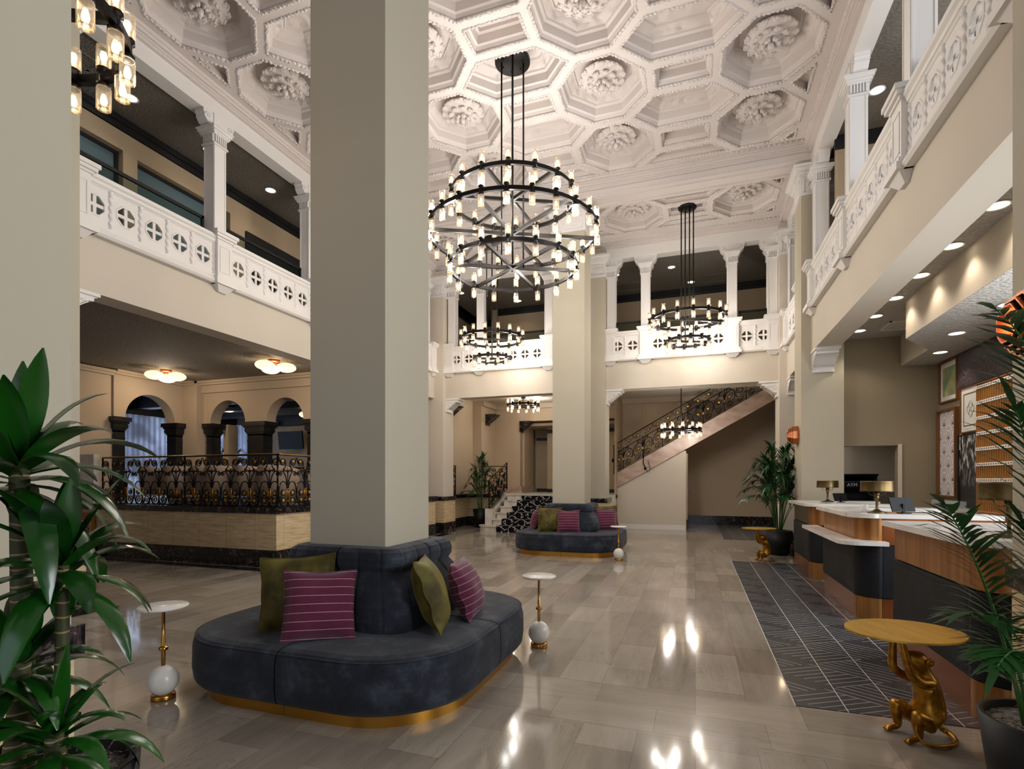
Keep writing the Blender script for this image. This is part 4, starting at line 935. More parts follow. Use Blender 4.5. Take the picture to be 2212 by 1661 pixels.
def pillow(kind, x, y, face, lean, roll, label, zb=.43, k=0, s=1.):
    """face: compass angle the front looks to; lean: tilt back in degrees"""
    me = (OL if kind == 'o' else PL)[k]; h = (.50 if kind == 'o' else .44)*s/2
    o = put('throw_cushion', me, None, (x, y, zb+h*math.cos(math.radians(lean))+abs(math.sin(math.radians(roll)))*h*.6), scl=(s, s, s))
    M3 = Matrix.Rotation(math.radians(face)+PI/2, 3, 'Z') @ Matrix.Rotation(math.radians(-lean), 3, 'X') @ Matrix.Rotation(math.radians(roll), 3, 'Y')
    o.rotation_euler = M3.to_euler(); tag(o, label, 'cushion', 'olive velvet cushions' if kind == 'o' else 'plum pinstriped cushions')
pillow('o', -2.57, 2.95, -62, 14, -3, 'olive velvet cushion leaning behind a plum one at the left of the foreground banquette')
pillow('p', -2.27, 2.80, -48, 17, 3, 'plum pinstriped cushion in the very front of the foreground banquette', k=1)
pillow('o', -1.72, 3.27, 20, 20, 2, 'olive velvet cushion seen edge on at the right of the foreground banquette', k=1)
pillow('p', -1.63, 3.66, 12, 20, 0, 'plum pinstriped cushion behind the edge on olive cushion, foreground banquette')
pillow('p', -3.10, 3.80, 180, 20, 0, 'plum pinstriped cushion peeking out left behind the foreground backrest', k=1)
pillow('o', -3.05, 10.95, 170, 18, 0, 'olive cushion barely showing at the far left of the far banquette')
pillow('p', -3.15, 10.62, 200, 18, 0, 'plum pinstriped cushion at the left end of the far banquette')
pillow('o', -2.70, 10.08, -72, 15, 0, 'olive velvet cushion facing forward left of the middle of the far banquette', k=1, s=.97)
pillow('p', -2.32, 10.05, -72, 15, 0, 'plum pinstriped cushion beside the forward olive cushion of the far banquette', k=1)
pillow('o', -1.73, 10.93, -60, 15, 0, 'olive velvet cushion mostly hidden at the right end of the far banquette')
pillow('p', -1.70, 10.72, -68, 17, 0, 'plum pinstriped cushion at the right end of the far banquette above the drinks table')
# ================================================================ marble drinks tables
def drinks():
    t = thing('drinks_table', '', 'side table')
    m = M(); m.lathe([(0, .60), (.138, .60), (.146, .604), (.148, .612), (.144, .618), (0, .618)], 40); part('marble_top', m, [MT['wmarble']], t)
    m = M(); m.lathe([(0, .6), (.03, .6), (.03, .592), (.0105, .588), (.0105, .40), (.013, .398), (.013, .35), (.016, .348), (.027, .342), (.029, .333), (.027, .324), (.016, .318), (.013, .316), (.013, .22), (0, .22)], 20); part('brass_stem', m, [MT['brass']], t)
    m = M(); m.ball((0, 0, .123), (.092, .092, .098), 32, 20); part('marble_ball', m, [MT['wmarble']], t)
    m = M(); m.lathe([(0, 0), (.07, 0), (.072, .004), (.072, .03), (.069, .034), (0, .034)], 32); part('brass_foot', m, [MT['brass']], t)
    return t
d0 = drinks(); grp = 'marble drinks tables with ball bases'
for i, (x, y, lb) in enumerate(((-3.33, 2.56, 'white marble and brass drinks table left of the foreground banquette'), (-1.285, 4.43, 'white marble and brass drinks table right of the foreground banquette'), (-1.30, 9.60, 'small marble and brass drinks table in front of the far banquette'))):
    o = d0 if i == 0 else dup(d0)
    o.location = (x, y, 0); tag(o, lb, 'side table', grp)
# ================================================================ wrought iron
def spiral(cx, cz, r, turns=1.4, a0=0., d=1, n=None):
    n = n or int(16*turns); return [(cx+r*(1-.72*i/n)*math.cos(a0+d*2*PI*turns*i/n), cz+r*(1-.72*i/n)*math.sin(a0+d*2*PI*turns*i/n)) for i in range(n+1)]
def bez(p0, p1, p2, n=10): return [tuple((1-t)**2*a+2*t*(1-t)*b+t*t*c for a, b, c in zip(p0, p1, p2)) for t in [i/n for i in range(n+1)]]
def iron(m, pts, r=.010, sh=0., n=5, mi=0): m.tube([(p[0], 0, p[1]+sh*p[0]) for p in pts], r, n, mi)
def ros_mesh(r=.03):
    m = M(); n = 10; vs = [(0, -.012, 0)]
    for k in range(2*n): a = PI*k/n; q = r*(1 if k % 2 else .82); vs.append((q*math.cos(a), -.003, q*math.sin(a)))
    m.add(vs, [(0, 1+(k+1) % (2*n), 1+k) for k in range(2*n)]); m.ball((0, -.008, 0), .009, 8, 5); m.add([(x, .006, z) for x, y, z in vs], [(0, 1+k, 1+(k+1) % (2*n)) for k in range(2*n)])
    return m.mesh('gilded_rosette', [MT['rosette']])
RM = ros_mesh()
def unit_a(w=.42, H=.86):
    m = M(); ros = []; g = M()
    for s in (-1, 1):
        iron(m, spiral(s*.105, .235, .055, 1.4, PI/2, -s)); iron(m, spiral(s*.105, .10, .075, 1.5, -PI/2, s)); ros += [(s*.105, .235), (s*.105, .11)]
        iron(m, bez((s*.012, .30), (s*.03, .62), (s*.165, .60))+spiral(s*.165, .56, .038, 1.3, PI/2, -s)[1:])
        iron(m, bez((s*.012, .28), (s*.02, .43), (s*.105, .43))+bez((s*.105, .43), (s*.20, .43), (s*.20, .22))[1:])
        iron(m, bez((s*.20, .22), (s*.205, .02), (s*.1, .012))); iron(m, bez((s*.1, .012), (s*.0, .01), (s*.012, .14)))
        iron(m, spiral(s*.125, .765, .062, 1.35, -PI/2 if s > 0 else -PI/2, -s)); ros.append((s*.125, .765))
        iron(m, bez((s*.125, .703), (s*.19, .72), (s*.195, .84))); iron(m, bez((s*.07, .80), (s*.02, .70), (s*.085, .645))+spiral(s*.085, .62, .026, 1.2, PI/2, -s)[1:])
        iron(m, bez((s*.06, .60), (s*.03, .64), (s*.01, .58)))
        iron(g, [(s*.016, .15), (s*.016, .31)], .009); g.ball((s*.105, -.004, .17), (.01, .008, .008), 6, 4); g.ball((s*.2, -.004, .36), (.014, .01, .01), 6, 4); g.ball((s*.185, -.004, .62), (.012, .01, .01), 6, 4)
    iron(m, [(0, 0), (0, .63)], .010); g.ball((0, 0, .655), (.014, .014, .018), 8, 5); g.box(-.03, -.012, .295, .03, .012, .315); g.box(-.026, -.012, .10, .026, .012, .115)
    m.join(g, mi=1); return m.mesh('scroll_panel', [MT['iron'], MT['rosette']]), None, ros
UA = unit_a()
def railing(label, x, y, z, rz, n, posts, w=.42, H=.86, brass=True):
    t = thing('wrought_iron_railing', label, 'railing', (x, y, z), rz)
    L = n*w
    m = M(); m.box(0, -.01, H, L, .01, H+.015); m.box(0, -.008, .012, L, .008, .022); part('iron_bar', m, [MT['iron']], t)
    m = M(); m.extr([(-.026, H+.015), (.026, H+.015), (.024, H+.028), (0, H+.034), (-.024, H+.028)], 'x', -.02, L+.02); part('brass_handrail', m, [MT['brass']], t)
    for k in range(n):
        u = put('scroll_panel', UA[0], t, ((k+.5)*w, 0, .0))
        for a, b in UA[2]: put('gilded_rosette', RM, u, (a, -.008, b))
    for p in posts:
        m = M(); K = 30; vs = []
        for j in range(K+1):
            for i in range(4): a = PI/2*i+j*.35; vs.append((p+.017*math.cos(a), .017*math.sin(a), -.02+(H+.02)*j/K))
        m.add(vs, [(j*4+i, j*4+(i+1) % 4, (j+1)*4+(i+1) % 4, (j+1)*4+i) for j in range(K) for i in range(4)]); part('twisted_post', m, [MT['iron']], t)
railing('long black wrought iron railing with gilded rosettes along the front of the lounge terrace', -10.66, 6.98, .99, 0, 10, (0, 2.1, 4.16))
railing('wrought iron railing returning from the terrace corner behind the nearer pillar', -6.5, 7.0, .99, PI/2, 8, (1.68, 3.34))
railing('narrow wrought iron railing section left of the far palm', -6.86, 13.75, .99, PI/2, 2, (.02, .84), brass=False)
# sloping railing of the carpeted steps
def rail_sloped(label, x, y, z, rz, L, n, slope, H, r=.012):
    t = thing('wrought_iron_railing', label, 'railing', (x, y, z), rz); w = L/n
    m = M()
    for zz, q in ((0, .012), (H*.70, .010), (H, .014)): m.tube([(0, 0, zz), (L, 0, zz+slope*L)], q, 6)
    part('iron_bar', m, [MT['iron']], t)
    um = M(); ros = []; sc = w/.58; g = M()
    def I(p, q=r): iron(um, [(a*sc, b*H/.89) for a, b in p], q, slope)
    for s in (-1, 1):
        I(spiral(s*.14, .365, .088, 1.5, PI/2, -s), .009); I(spiral(s*.15, .14, .098, 1.7, PI/2, s), .009); ros.append((s*.14, .365, 1.1))
        I(bez((0, .30), (s*.02, .545), (s*.15, .53))+bez((s*.15, .53), (s*.285, .50), (s*.27, .33))[1:]+bez((s*.27, .33), (s*.28, .2), (s*.22, .24))[1:]); I(bez((0, .34), (s*.02, .63), (s*.14, .60))+spiral(s*.14, .575, .025, 1.2, PI/2, -s)[1:], .008)
        I(bez((s*.0, .20), (s*.03, .30), (s*.06, .22)), .007); I(bez((0, .42), (s*.03, .52), (s*.07, .62)), .007)
        I(spiral(s*.15, .765, .068, 1.4, -PI/2, s), .007); ros.append((s*.15, .77, .95)); I(bez((s*.12, .70), (s*.06, .66), (s*.07, .74)), .006)
        I(bez((s*.21, .75), (s*.27, .70), (s*.28, .87)), .007); I(bez((s*.03, .86), (s*.05, .78), (s*.09, .84)), .006)
    I([(0, 0), (0, .66)], .012); g.ball((0, 0, .70*H/.89), (.014, .014, .02), 8, 5); g.box(-.02, -.015, .27, .02, .015, .33)
    um.join(g, mi=1); um = um.mesh('scroll_panel', [MT['iron'], MT['rosette']])
    for k in range(n):
        px_ = (k+.5)*w; u = put('scroll_panel', um, t, (px_, 0, slope*px_))
        for a, b, q in ros: put('gilded_rosette', RM, u, (a*sc, -.008, b*H/.89+slope*a*sc), scl=(1.15*q,)*3)
    for p in (0, L): m = M(); m.box(p-.016, -.016, 0+slope*p, p+.016, .016, H+slope*p); part('iron_post', m, [MT['iron']], t)
    return t
rail_sloped('black wrought iron stair railing with gold rosettes climbing the sloping stair', -2.30, 16.0, sz(-2.3, 1.545), 0, 4.47, 8, sl, .88)
rail_sloped('black wrought iron railing beside the carpeted steps with brass handrail', -5.57, 14.1, .62, PI/2, 1.5, 3, .36, .82)
t = thing('wrought_iron_railing', 'wrought iron landing railing above the carpeted steps beside the far palm', 'railing', (-6.5, 15.55, .99)); 
for k in range(2):
    u = put('scroll_panel', UA[0], t, (.21+k*.42, 0, 0))
    for a, b in UA[2]: put('gilded_rosette', RM, u, (a, -.008, b))
m = M(); m.box(0, -.02, .86, .9, .02, .89); part('brass_handrail', m, [MT['brass']], t)
# black speaker boxes and cable on the stair railing
for k, (x, z) in enumerate(((-2.33, 2.02), (-.88, 2.93), (.02, 3.5))):
    m = M(); m.box(-.055, -.05, -.055, .055, .05, .055); o = put('stair_light_box', m.mesh('stair_light_box', [MT['iron']]), None, (x+.04, 15.9, z)); bevel(o, .006); tag(o, ['small black box clipped low on the stair railing at its left end', 'small black box clipped to the middle of the stair railing', 'small black box clipped to the stair railing beside the chandelier rod'][k], 'light fitting', 'black boxes on the stair railing')
m = M(); m.tube([(-1.4, 15.9, 2.62), (-1.42, 15.88, 2.2), (-1.44, 15.9, 1.95), (-1.38, 15.9, 1.78)], .014, 6); m.tube([(-1.38, 15.92, 1.78), (-1.3, 15.9, 1.66), (-1.24, 15.9, 1.75), (-1.3, 15.92, 2.0)], .008, 6); m.ball((-1.38, 15.9, 1.78), (.04, .03, .05), 8, 5)
tag(put('power_cable', m.mesh('power_cable', [MT['iron']])), 'black cable with plug hanging over the pink marble stringer', 'cable')
# ================================================================ reception desks
def rounded_L(x0, y0, x1, y1, r, n=8):      # counter outline, near left corner rounded, ccw
    return [(x1, y0), (x1, y1), (x0, y1)]+[(x0+r-r*math.cos(PI/2*i/n), y0+r-r*math.sin(PI/2*i/n)) for i in range(n+1)]
def desk(label, y0, y1, first, shelf=False, x0=1.6, x1=2.72):
    t = thing('reception_desk', label, 'reception desk', (x0, y0, 0), 0, 'reception desks with copper bands'); W = x1-x0; D = y1-y0; R = .2
    m = M(); m.box(.03, .2, .01, W-.02, D-.02, .74); m.box(.03, .2, .74, .12, D-.02, 1.05); m.box(.2, .03, .01, W-.02, .2, 1.05); m.prism([(.03+.17-.17*math.cos(a), .2-.17*math.sin(a)) for a in [PI/2*i/6 for i in range(7)]]+[(.2, .2)], .01, 1.05); part('dark_carcass', m, [MT['black']], t)
    for (z0, z1, nm, ma) in ((0.005, .235, 'copper_plinth', 'copperd'), (.245, .775, 'leather_panel', 'leather'), (.785, 1.055, 'copper_fascia', 'copper' if not first else 'bronze')):
        e = .0 if nm != 'leather_panel' else -.012
        m = M(); m.box(e, R+.004, z0, .03, D, z1)
        if nm == 'leather_panel':
            for yy in [R+.03+i*(D-R-.06)/28 for i in range(29)]:
                for zz in (z0+.03, z1-.03): m.ball((e, yy, zz), .0045, 5, 3)
            for zz in [z0+.03+i*(z1-z0-.06)/11 for i in range(12)]:
                for yy in (R+.03, D-.03): m.ball((e, yy, zz), .0045, 5, 3)
        part(nm, m, [MT[ma]], t)
        m = M(); arc = [(R-(R-e)*math.cos(PI/2*i/8), R-(R-e)*math.sin(PI/2*i/8)) for i in range(9)]; inn = [(R-(R-.03)*math.cos(PI/2*i/8), R-(R-.03)*math.sin(PI/2*i/8)) for i in range(9)][::-1]
        m.prism(arc+inn, z0, z1, 0, True)
        if nm == 'leather_panel':
            for zz in [z0+.03+i*(z1-z0-.06)/11 for i in range(12)]:
                for a in (.12, PI/2-.12): m.ball((R-(R-e)*math.cos(a), R-(R-e)*math.sin(a), zz), .0045, 5, 3)
        cm_ = 'copper' if nm != 'leather_panel' else 'leather'
        part('rounded_corner_panel', m, [MT[cm_]], t)
        m = M(); m.box(R+.004, e, z0, W, .03, z1)
        if nm == 'leather_panel':
            for zz in [z0+.03+i*(z1-z0-.06)/11 for i in range(12)]: m.ball((R+.03, e, zz), .0045, 5, 3)
        part(nm, m, [MT['copperd' if ma == 'copper' or ma == 'bronze' else ma]], t)
    m = M(); o_ = .09; r2 = .24
    m.box(-o_, r2-o_, 1.058, .30, D+.02, 1.10); m.box(r2-o_, -o_+.02, 1.058, W+.05, .30, 1.10); m.box(.30, D-.28, 1.058, W+.05, D+.02, 1.10)
    m.prism([(r2-o_-(r2)*math.cos(PI/2*i/8), r2-o_-(r2-.02)*math.sin(PI/2*i/8)) for i in range(9)]+[(r2-o_, r2-o_)], 1.058, 1.10, 0, True)
    part('quartz_countertop', m, [MT['quartz']], t)
    m = M(); m.box(.3, .3, .72, W, D-.28, .75); part('work_surface', m, [MT['black']], t)
    if shelf:
        m = M(); pts = [(.0, D+.35), (-.20, D+.35)]+[(-.20+.2-.2*math.cos(PI/2*i/8), -.14+.2-.2*math.sin(PI/2*i/8)) for i in range(9)]+[(.22, -.14), (.22, -.013), (.19, -.013), (.03, .06), (-.013, .2), (-.013, D+.35)]
        m.prism(pts[1:], .785, .825); part('low_quartz_shelf', m, [MT['quartz']], t)
    return t
desk('copper and black leather reception desk farthest away, beside the far palm', 8.72, 10.12, True); desk('middle reception desk with a low white shelf on its left side', 6.33, 7.92, False, True); desk('nearest reception desk, in front of the right edge pier', 3.80, 5.31, False)
def desk_lamp(x, y, label, s=1.):
    t = thing('desk_lamp', label, 'lamp', (x, y, 1.101), 0, 'antique brass desk lamps')
    m = M(); m.lathe([(0, 0), (.085, 0), (.088, .006), (.08, .014), (.05, .02), (.035, .028), (.02, .04), (0, .04)], 28); part('base', m, [MT['oldbrass']], t)
    m = M(); m.lathe([(.016, .03), (.012, .05), (.013, .14), (.020, .15), (.022, .165), (.016, .175), (.024, .19), (.026, .22), (.0, .225)], 16)
    for s_ in (-1, 1): m.tube(bez((s_*.02, 0, .19), (s_*.07, 0, .17), (s_*.08, 0, .225), 6), .003, 5)
    part('stem', m, [MT['oldbrass']], t)
    m = M(); m.lathe([(.15, .225), (.152, .23), (.15, .24), (.147, .325), (.149, .332), (.145, .334), (.143, .33), (.143, .23), (.15, .225)], 36); m.lathe([(.143, .327), (0, .328)], 24); part('drum_shade', m, [MT['oldbrass']], t)
desk_lamp(1.95, 9.42, 'antique brass desk lamp on the farthest reception desk'); desk_lamp(1.80, 6.50, 'antique brass desk lamp on the middle reception desk'); desk_lamp(1.80, 4.02, 'antique brass desk lamp on the nearest reception desk behind palm fronds')
def monitor(x, y, rz, label, s=1.):
    t = thing('desk_monitor', label, 'monitor', (x, y, 1.101), rz, 'dark monitors on the reception desks')
    m = M(); m.box(-.05*s, -.04*s, 0, .05*s, .04*s, .01); m.box(-.012, .0, .01, .012, .02, .10*s); part('stand', m, [MT['laptop']], t)
    m = M(); m.box(-.13*s, -.012, .02, .13*s, 0, .17*s); m.xf(Matrix.Rotation(-.35, 4, 'X')); part('screen_shell', m, [MT['laptop']], t)
monitor(2.12, 9.35, .5, 'dark monitor back beside the lamp on the farthest desk', .85); monitor(2.03, 6.47, .45, 'dark monitor back beside the lamp on the middle desk', 1.0); monitor(2.08, 4.35, .45, 'dark monitor back behind palm fronds on the nearest desk', 1.1)
m = M(); m.lathe([(0, 0), (.028, 0), (.034, .085), (.031, .085), (.026, .008), (0, .008)], 16); tag(put('cup', m.mesh('cup', [MT['wmarble']]), None, (1.72, 6.62, 1.101)), 'small pale cup left of the lamp on the middle desk', 'cup')
# cash machine
t = thing('cash_machine', 'black cash machine in the nook behind the reception desks', 'cash machine', (3.0, 12.0, 0))
m = M(); m.box(-.45, 0, 0, .27, .5, 1.5); part('cabinet', m, [MT['black']], t)
m = M(); m.extr([(0, 1.42), (0, 1.5), (-.03, 1.52), (-.06, 1.53), (-.09, 1.56), (.5, 1.56), (.5, 1.42)][::-1], 'x', -.5, .33); part('cornice', m, [MT['black']], t)
m = M(); m.extr([(-.1, .3), (-.1, .95), (-.04, 1.2), (-.12, 1.3), (-.1, 1.4), (0, 1.4), (0, .3)][::-1], 'x', -.38, .2); o = part('machine_body', m, [MT['laptop']], t)
m = M(); m.box(-.3, -.052, 1.0, .05, -.05, 1.17); m.xf(tr(0, -.02, 0)); part('display', m, [MT['screen']], t)
m = M(); m.box(-.3, -.13, .86, .12, -.1, .93); part('keypad', m, [MT['satin']], t)
fc = bpy.data.curves.new('lettering', 'FONT'); fc.body = 'ATM'; fc.size = .085; fc.extrude = .002; fc.align_x = 'CENTER'; fc.materials.append(emit('faint_sign_lettering', '#9aa0a6', .25))
tmp = bpy.data.objects.new('tmp_text', fc); COL.objects.link(tmp); bpy.context.view_layer.update()
me_ = bpy.data.meshes.new_from_object(tmp.evaluated_get(bpy.context.evaluated_depsgraph_get())); bpy.data.objects.remove(tmp)
o = put('lettering', me_, t, (-.12, -.122, 1.32), (PI/2, 0, 0))
# ================================================================ art wall
def frame(label, name, y0, y1, z0, z1, fm, fw, fd, art, mat_w=0., x=3.808, inner=None, cat='picture'):
    t = thing(name, label, cat, (x, (y0+y1)/2, (z0+z1)/2)); h, v = (y1-y0)/2, (z1-z0)/2
    m = M(); m.box(-fd, -h, -v, 0, h, -v+fw); m.box(-fd, -h, v-fw, 0, h, v); m.box(-fd, -h, -v+fw, 0, -h+fw, v-fw); m.box(-fd, h-fw, -v+fw, 0, h, v-fw); part('frame', m, [fm], t)
    if mat_w: m = M(); m.box(-.012, -h+fw, -v+fw, 0, h-fw, v-fw); part('mat_board', m, [MT['paper']], t)
    q = fw+mat_w; m = M(); m.box(-.016, -h+q, -v+q, -.013, h-q, v-q); part('artwork', m, [art], t)
    if inner:
        for w_ in inner:
            m = M(); a, b = h-w_[0], v-w_[0]; c_ = w_[1]; m.box(-.02, -a, -b, -.016, a, -b+c_); m.box(-.02, -a, b-c_, -.016, a, b); m.box(-.02, -a, -b+c_, -.016, -a+c_, b-c_); m.box(-.02, a-c_, -b+c_, -.016, a, b-c_); part('inner_border', m, [MT['walnut']], t)
    return t
m = N('green_gold_abstract', '#8f9c7a', .6); X, Y, Z = m.sep(); c = m.ramp(m.noise(3.5, 3), [(.3, '#5f8a7c'), (.5, '#9aa57c'), (.68, '#c9c48c')])
ln = m.math('GREATER_THAN', m.math('SINE', m.math('MULTIPLY', m.math('ADD', Y, m.math('MULTIPLY', Z, .6)), 260.)), .7); m.color(m.mix(m.math('MULTIPLY', ln, m.math('LESS_THAN', m.math('ABSOLUTE', m.math('SUBTRACT', Y, Z)), .22)), c, '#6e6a3c')); A1 = m.mat
frame('framed green and gold abstract with white mat, top left on the reception wall', 'framed_picture', 9.87, 10.5, 2.68, 3.34, MT['walnut'], .025, .04, A1, .075)
m = N('deco_fan_pattern', '#ddd6d8', .6); X, Y, Z = m.sep(); u = m.math('DIVIDE', Y, .30); v = m.math('DIVIDE', Z, .22); row = m.math('FLOOR', v)
uu = m.math('SUBTRACT', m.math('FRACT', m.math('ADD', u, m.math('MULTIPLY', m.math('MODULO', m.math('ADD', row, 20.), 2.), .5))), .5); vv = m.math('FRACT', v)
rd = m.math('SQRT', m.math('ADD', m.math('POWER', m.math('MULTIPLY', uu, 2.), 2.), m.math('POWER', vv, 2.))); rg = m.math('FRACT', m.math('MULTIPLY', rd, 5.5))
c = m.mix(m.math('LESS_THAN', rg, .16), m.mix(m.math('LESS_THAN', m.math('FRACT', m.math('MULTIPLY', rd, 2.75)), .5), '#efedf0', '#d5c9cf'), '#4a4346'); c = m.mix(m.math('LESS_THAN', rd, .3), c, '#a48f74'); c = m.mix(m.math('LESS_THAN', rd, .13), c, '#221f1f'); m.color(c); A2 = m.mat
frame('tall picture of white and mauve fan shapes in a deep brown frame', 'framed_picture', 9.87, 10.53, 1.17, 2.57, MT['walnut'], .03, .06, A2)
m = N('dark_circle_painting', '#3a3236', .5); vo = m.n('TexVoronoi'); vo.inputs['Scale'].default_value = 3.2; m.l(m.co, vo.inputs[0]); c = m.ramp(m.math('FRACT', m.math('MULTIPLY', vo.outputs[0], 3.2)), [(.1, '#2b2830'), (.35, '#4a4045'), (.6, '#332d33'), (.9, '#57484a')]); m.color(c); A3 = m.mat
t = thing('canvas_painting', 'large dark unframed painting of circles high on the reception wall', 'picture', (3.808, 8.85, 3.09)); m = M(); m.box(-.035, -.99, -.265, 0, .99, .265); part('canvas', m, [A3], t)
A4 = N('pale_print', '#dcdcd6', .7).mat
t = frame('white print with a linked ring emblem in a brown and white frame', 'framed_picture', 9.17, 9.79, 2.14, 2.82, MT['walnut'], .02, .03, A4, .04, inner=((.10, .014),))
m = M()
for k, (a, b) in enumerate(((.07, 0), (-.07, 0), (0, .07), (0, -.07), (0, 0))): m.tube([(-.018, a+(.05 if k < 4 else .085)*math.cos(q*PI/12), b+(.05 if k < 4 else .085)*math.sin(q*PI/12)) for q in range(24)], .0022, 4, closed=True)
part('ring_emblem', m, [MT['satin']], t)
m = N('monochrome_street_photo', '#55585c', .35); X, Y, Z = m.sep(); c = m.ramp(m.noise(7, 5, m.mp((1, 3, 1.1))), [(.38, '#0c0d10'), (.5, '#2b2d31'), (.62, '#d5d5d5')]); m.color(m.mix(m.ramp(m.math('ADD', m.math('MULTIPLY', Z, .9), .5), [(.25, (0, 0, 0, 1)), (.75, (1, 1, 1, 1))]), '#15171b', c)); A5 = m.mat
frame('black and white photograph in a thin dark frame beside the key rack', 'framed_picture', 9.17, 9.84, 1.05, 2.12, MT['black'], .012, .035, A5)
t = thing('key_rack', 'honey coloured wooden key rack with white numbered strips', 'key rack', (3.81, 8.46, 1.0), 0)
m = M(); m.box(-.02, -.6, 0, 0, .6, 1.78); m.box(-.125, .588, 0, -.02, .6, 1.78); m.box(-.125, -.6, 0, -.02, -.588, 1.78); m.box(-.125, -.6, 1.768, -.02, .6, 1.78); m.box(-.125, -.6, 0, -.02, .6, .012); part('case', m, [MT['keywood']], t); m = M(); m.box(-.025, -.585, .02, -.021, .585, 1.76); part('slot_shade_board', m, [N('shadowed_key_slots', '#2a160a', .8).mat], t)  # dark sheet over the case back, slot shade put into its colour
kd = N('key_rack_dividers', '#c08a48', .5).mat
ks = N('numbered_label_strip', '#e6e4e0', .6); X, Y, Z = ks.sep(); dm = ks.math('MULTIPLY', ks.math('LESS_THAN', ks.math('FRACT', ks.math('DIVIDE', Y, .0585)), .55), ks.math('LESS_THAN', ks.math('ABSOLUTE', Z), .007)); ks.color(ks.mix(dm, '#e6e4e0', '#18181a'))
for r_ in range(8):
    z = 1.70-.213*r_
    if r_ < 7: m = M(); m.box(-.13, -.588, -.022, -.02, .588, .022); part('label_strip', m, [ks.mat], t, loc=(0, 0, z+.022))
    zb = z-.165 if r_ < 7 else .015; zt = z if r_ < 7 else .2
    m = M(); m.box(-.12, -.588, zb-.004, -.02, .588, zb)
    for k in range(21): m.box(-.118, -.588+k*.0585, zb-.002, -.02, -.580+k*.0585, zt)
    part('pigeonhole_row', m, [kd], t)
m = M(); m.box(3.45, 7.95, .86, 3.69, 9.15, .985); tag(put('low_cabinet', m.mesh('low_cabinet', [MT['copperd']])), 'low copper brown cabinet under the key rack', 'cabinet')
# air vents
def vent(x, y, z, sx, sy, n, label, mt='white'):
    t = thing('air_vent', label, 'vent', (x, y, z)); m = M(); m.box(-sx, -sy, -.012, sx, -sy+.03, 0); m.box(-sx, sy-.03, -.012, sx, sy, 0); m.box(-sx, -sy, -.012, -sx+.03, sy, 0); m.box(sx-.03, -sy, -.012, sx, sy, 0); part('frame', m, [MT[mt]], t)
    for k in range(n): m = M(); xx = -sx+.04+(2*sx-.08)*(k+.5)/n; m.box(xx-.012, -sy+.03, -.01, xx+.006, sy-.03, -.004); part('slat', m, [MT[mt]], t)
vent(3.02, 9.85, 3.879, .2, .28, 9, 'slotted air vent in the ceiling between reception beam and dropped ceiling'); vent(-1.75, 15.3, 6.929, .4, .3, 2, 'square air vent in the far gallery ceiling left of the chandelier rods', 'gceil'); vent(.6, 15.4, 6.929, .4, .3, 2, 'square air vent in the far gallery ceiling right of the chandelier rods', 'gceil')
vent(-7.55, 4.55, 6.929, .14, .3, 4, 'dark air vent of the left gallery ceiling beside the cut off chandelier', 'gceil')
# picture in the stair hall
frame('dark framed picture half hidden behind the far kentia palm', 'framed_picture', 16.8, 17.5, 1.6, 2.4, MT['black'], .04, .05, MT['screen'], x=2.2)
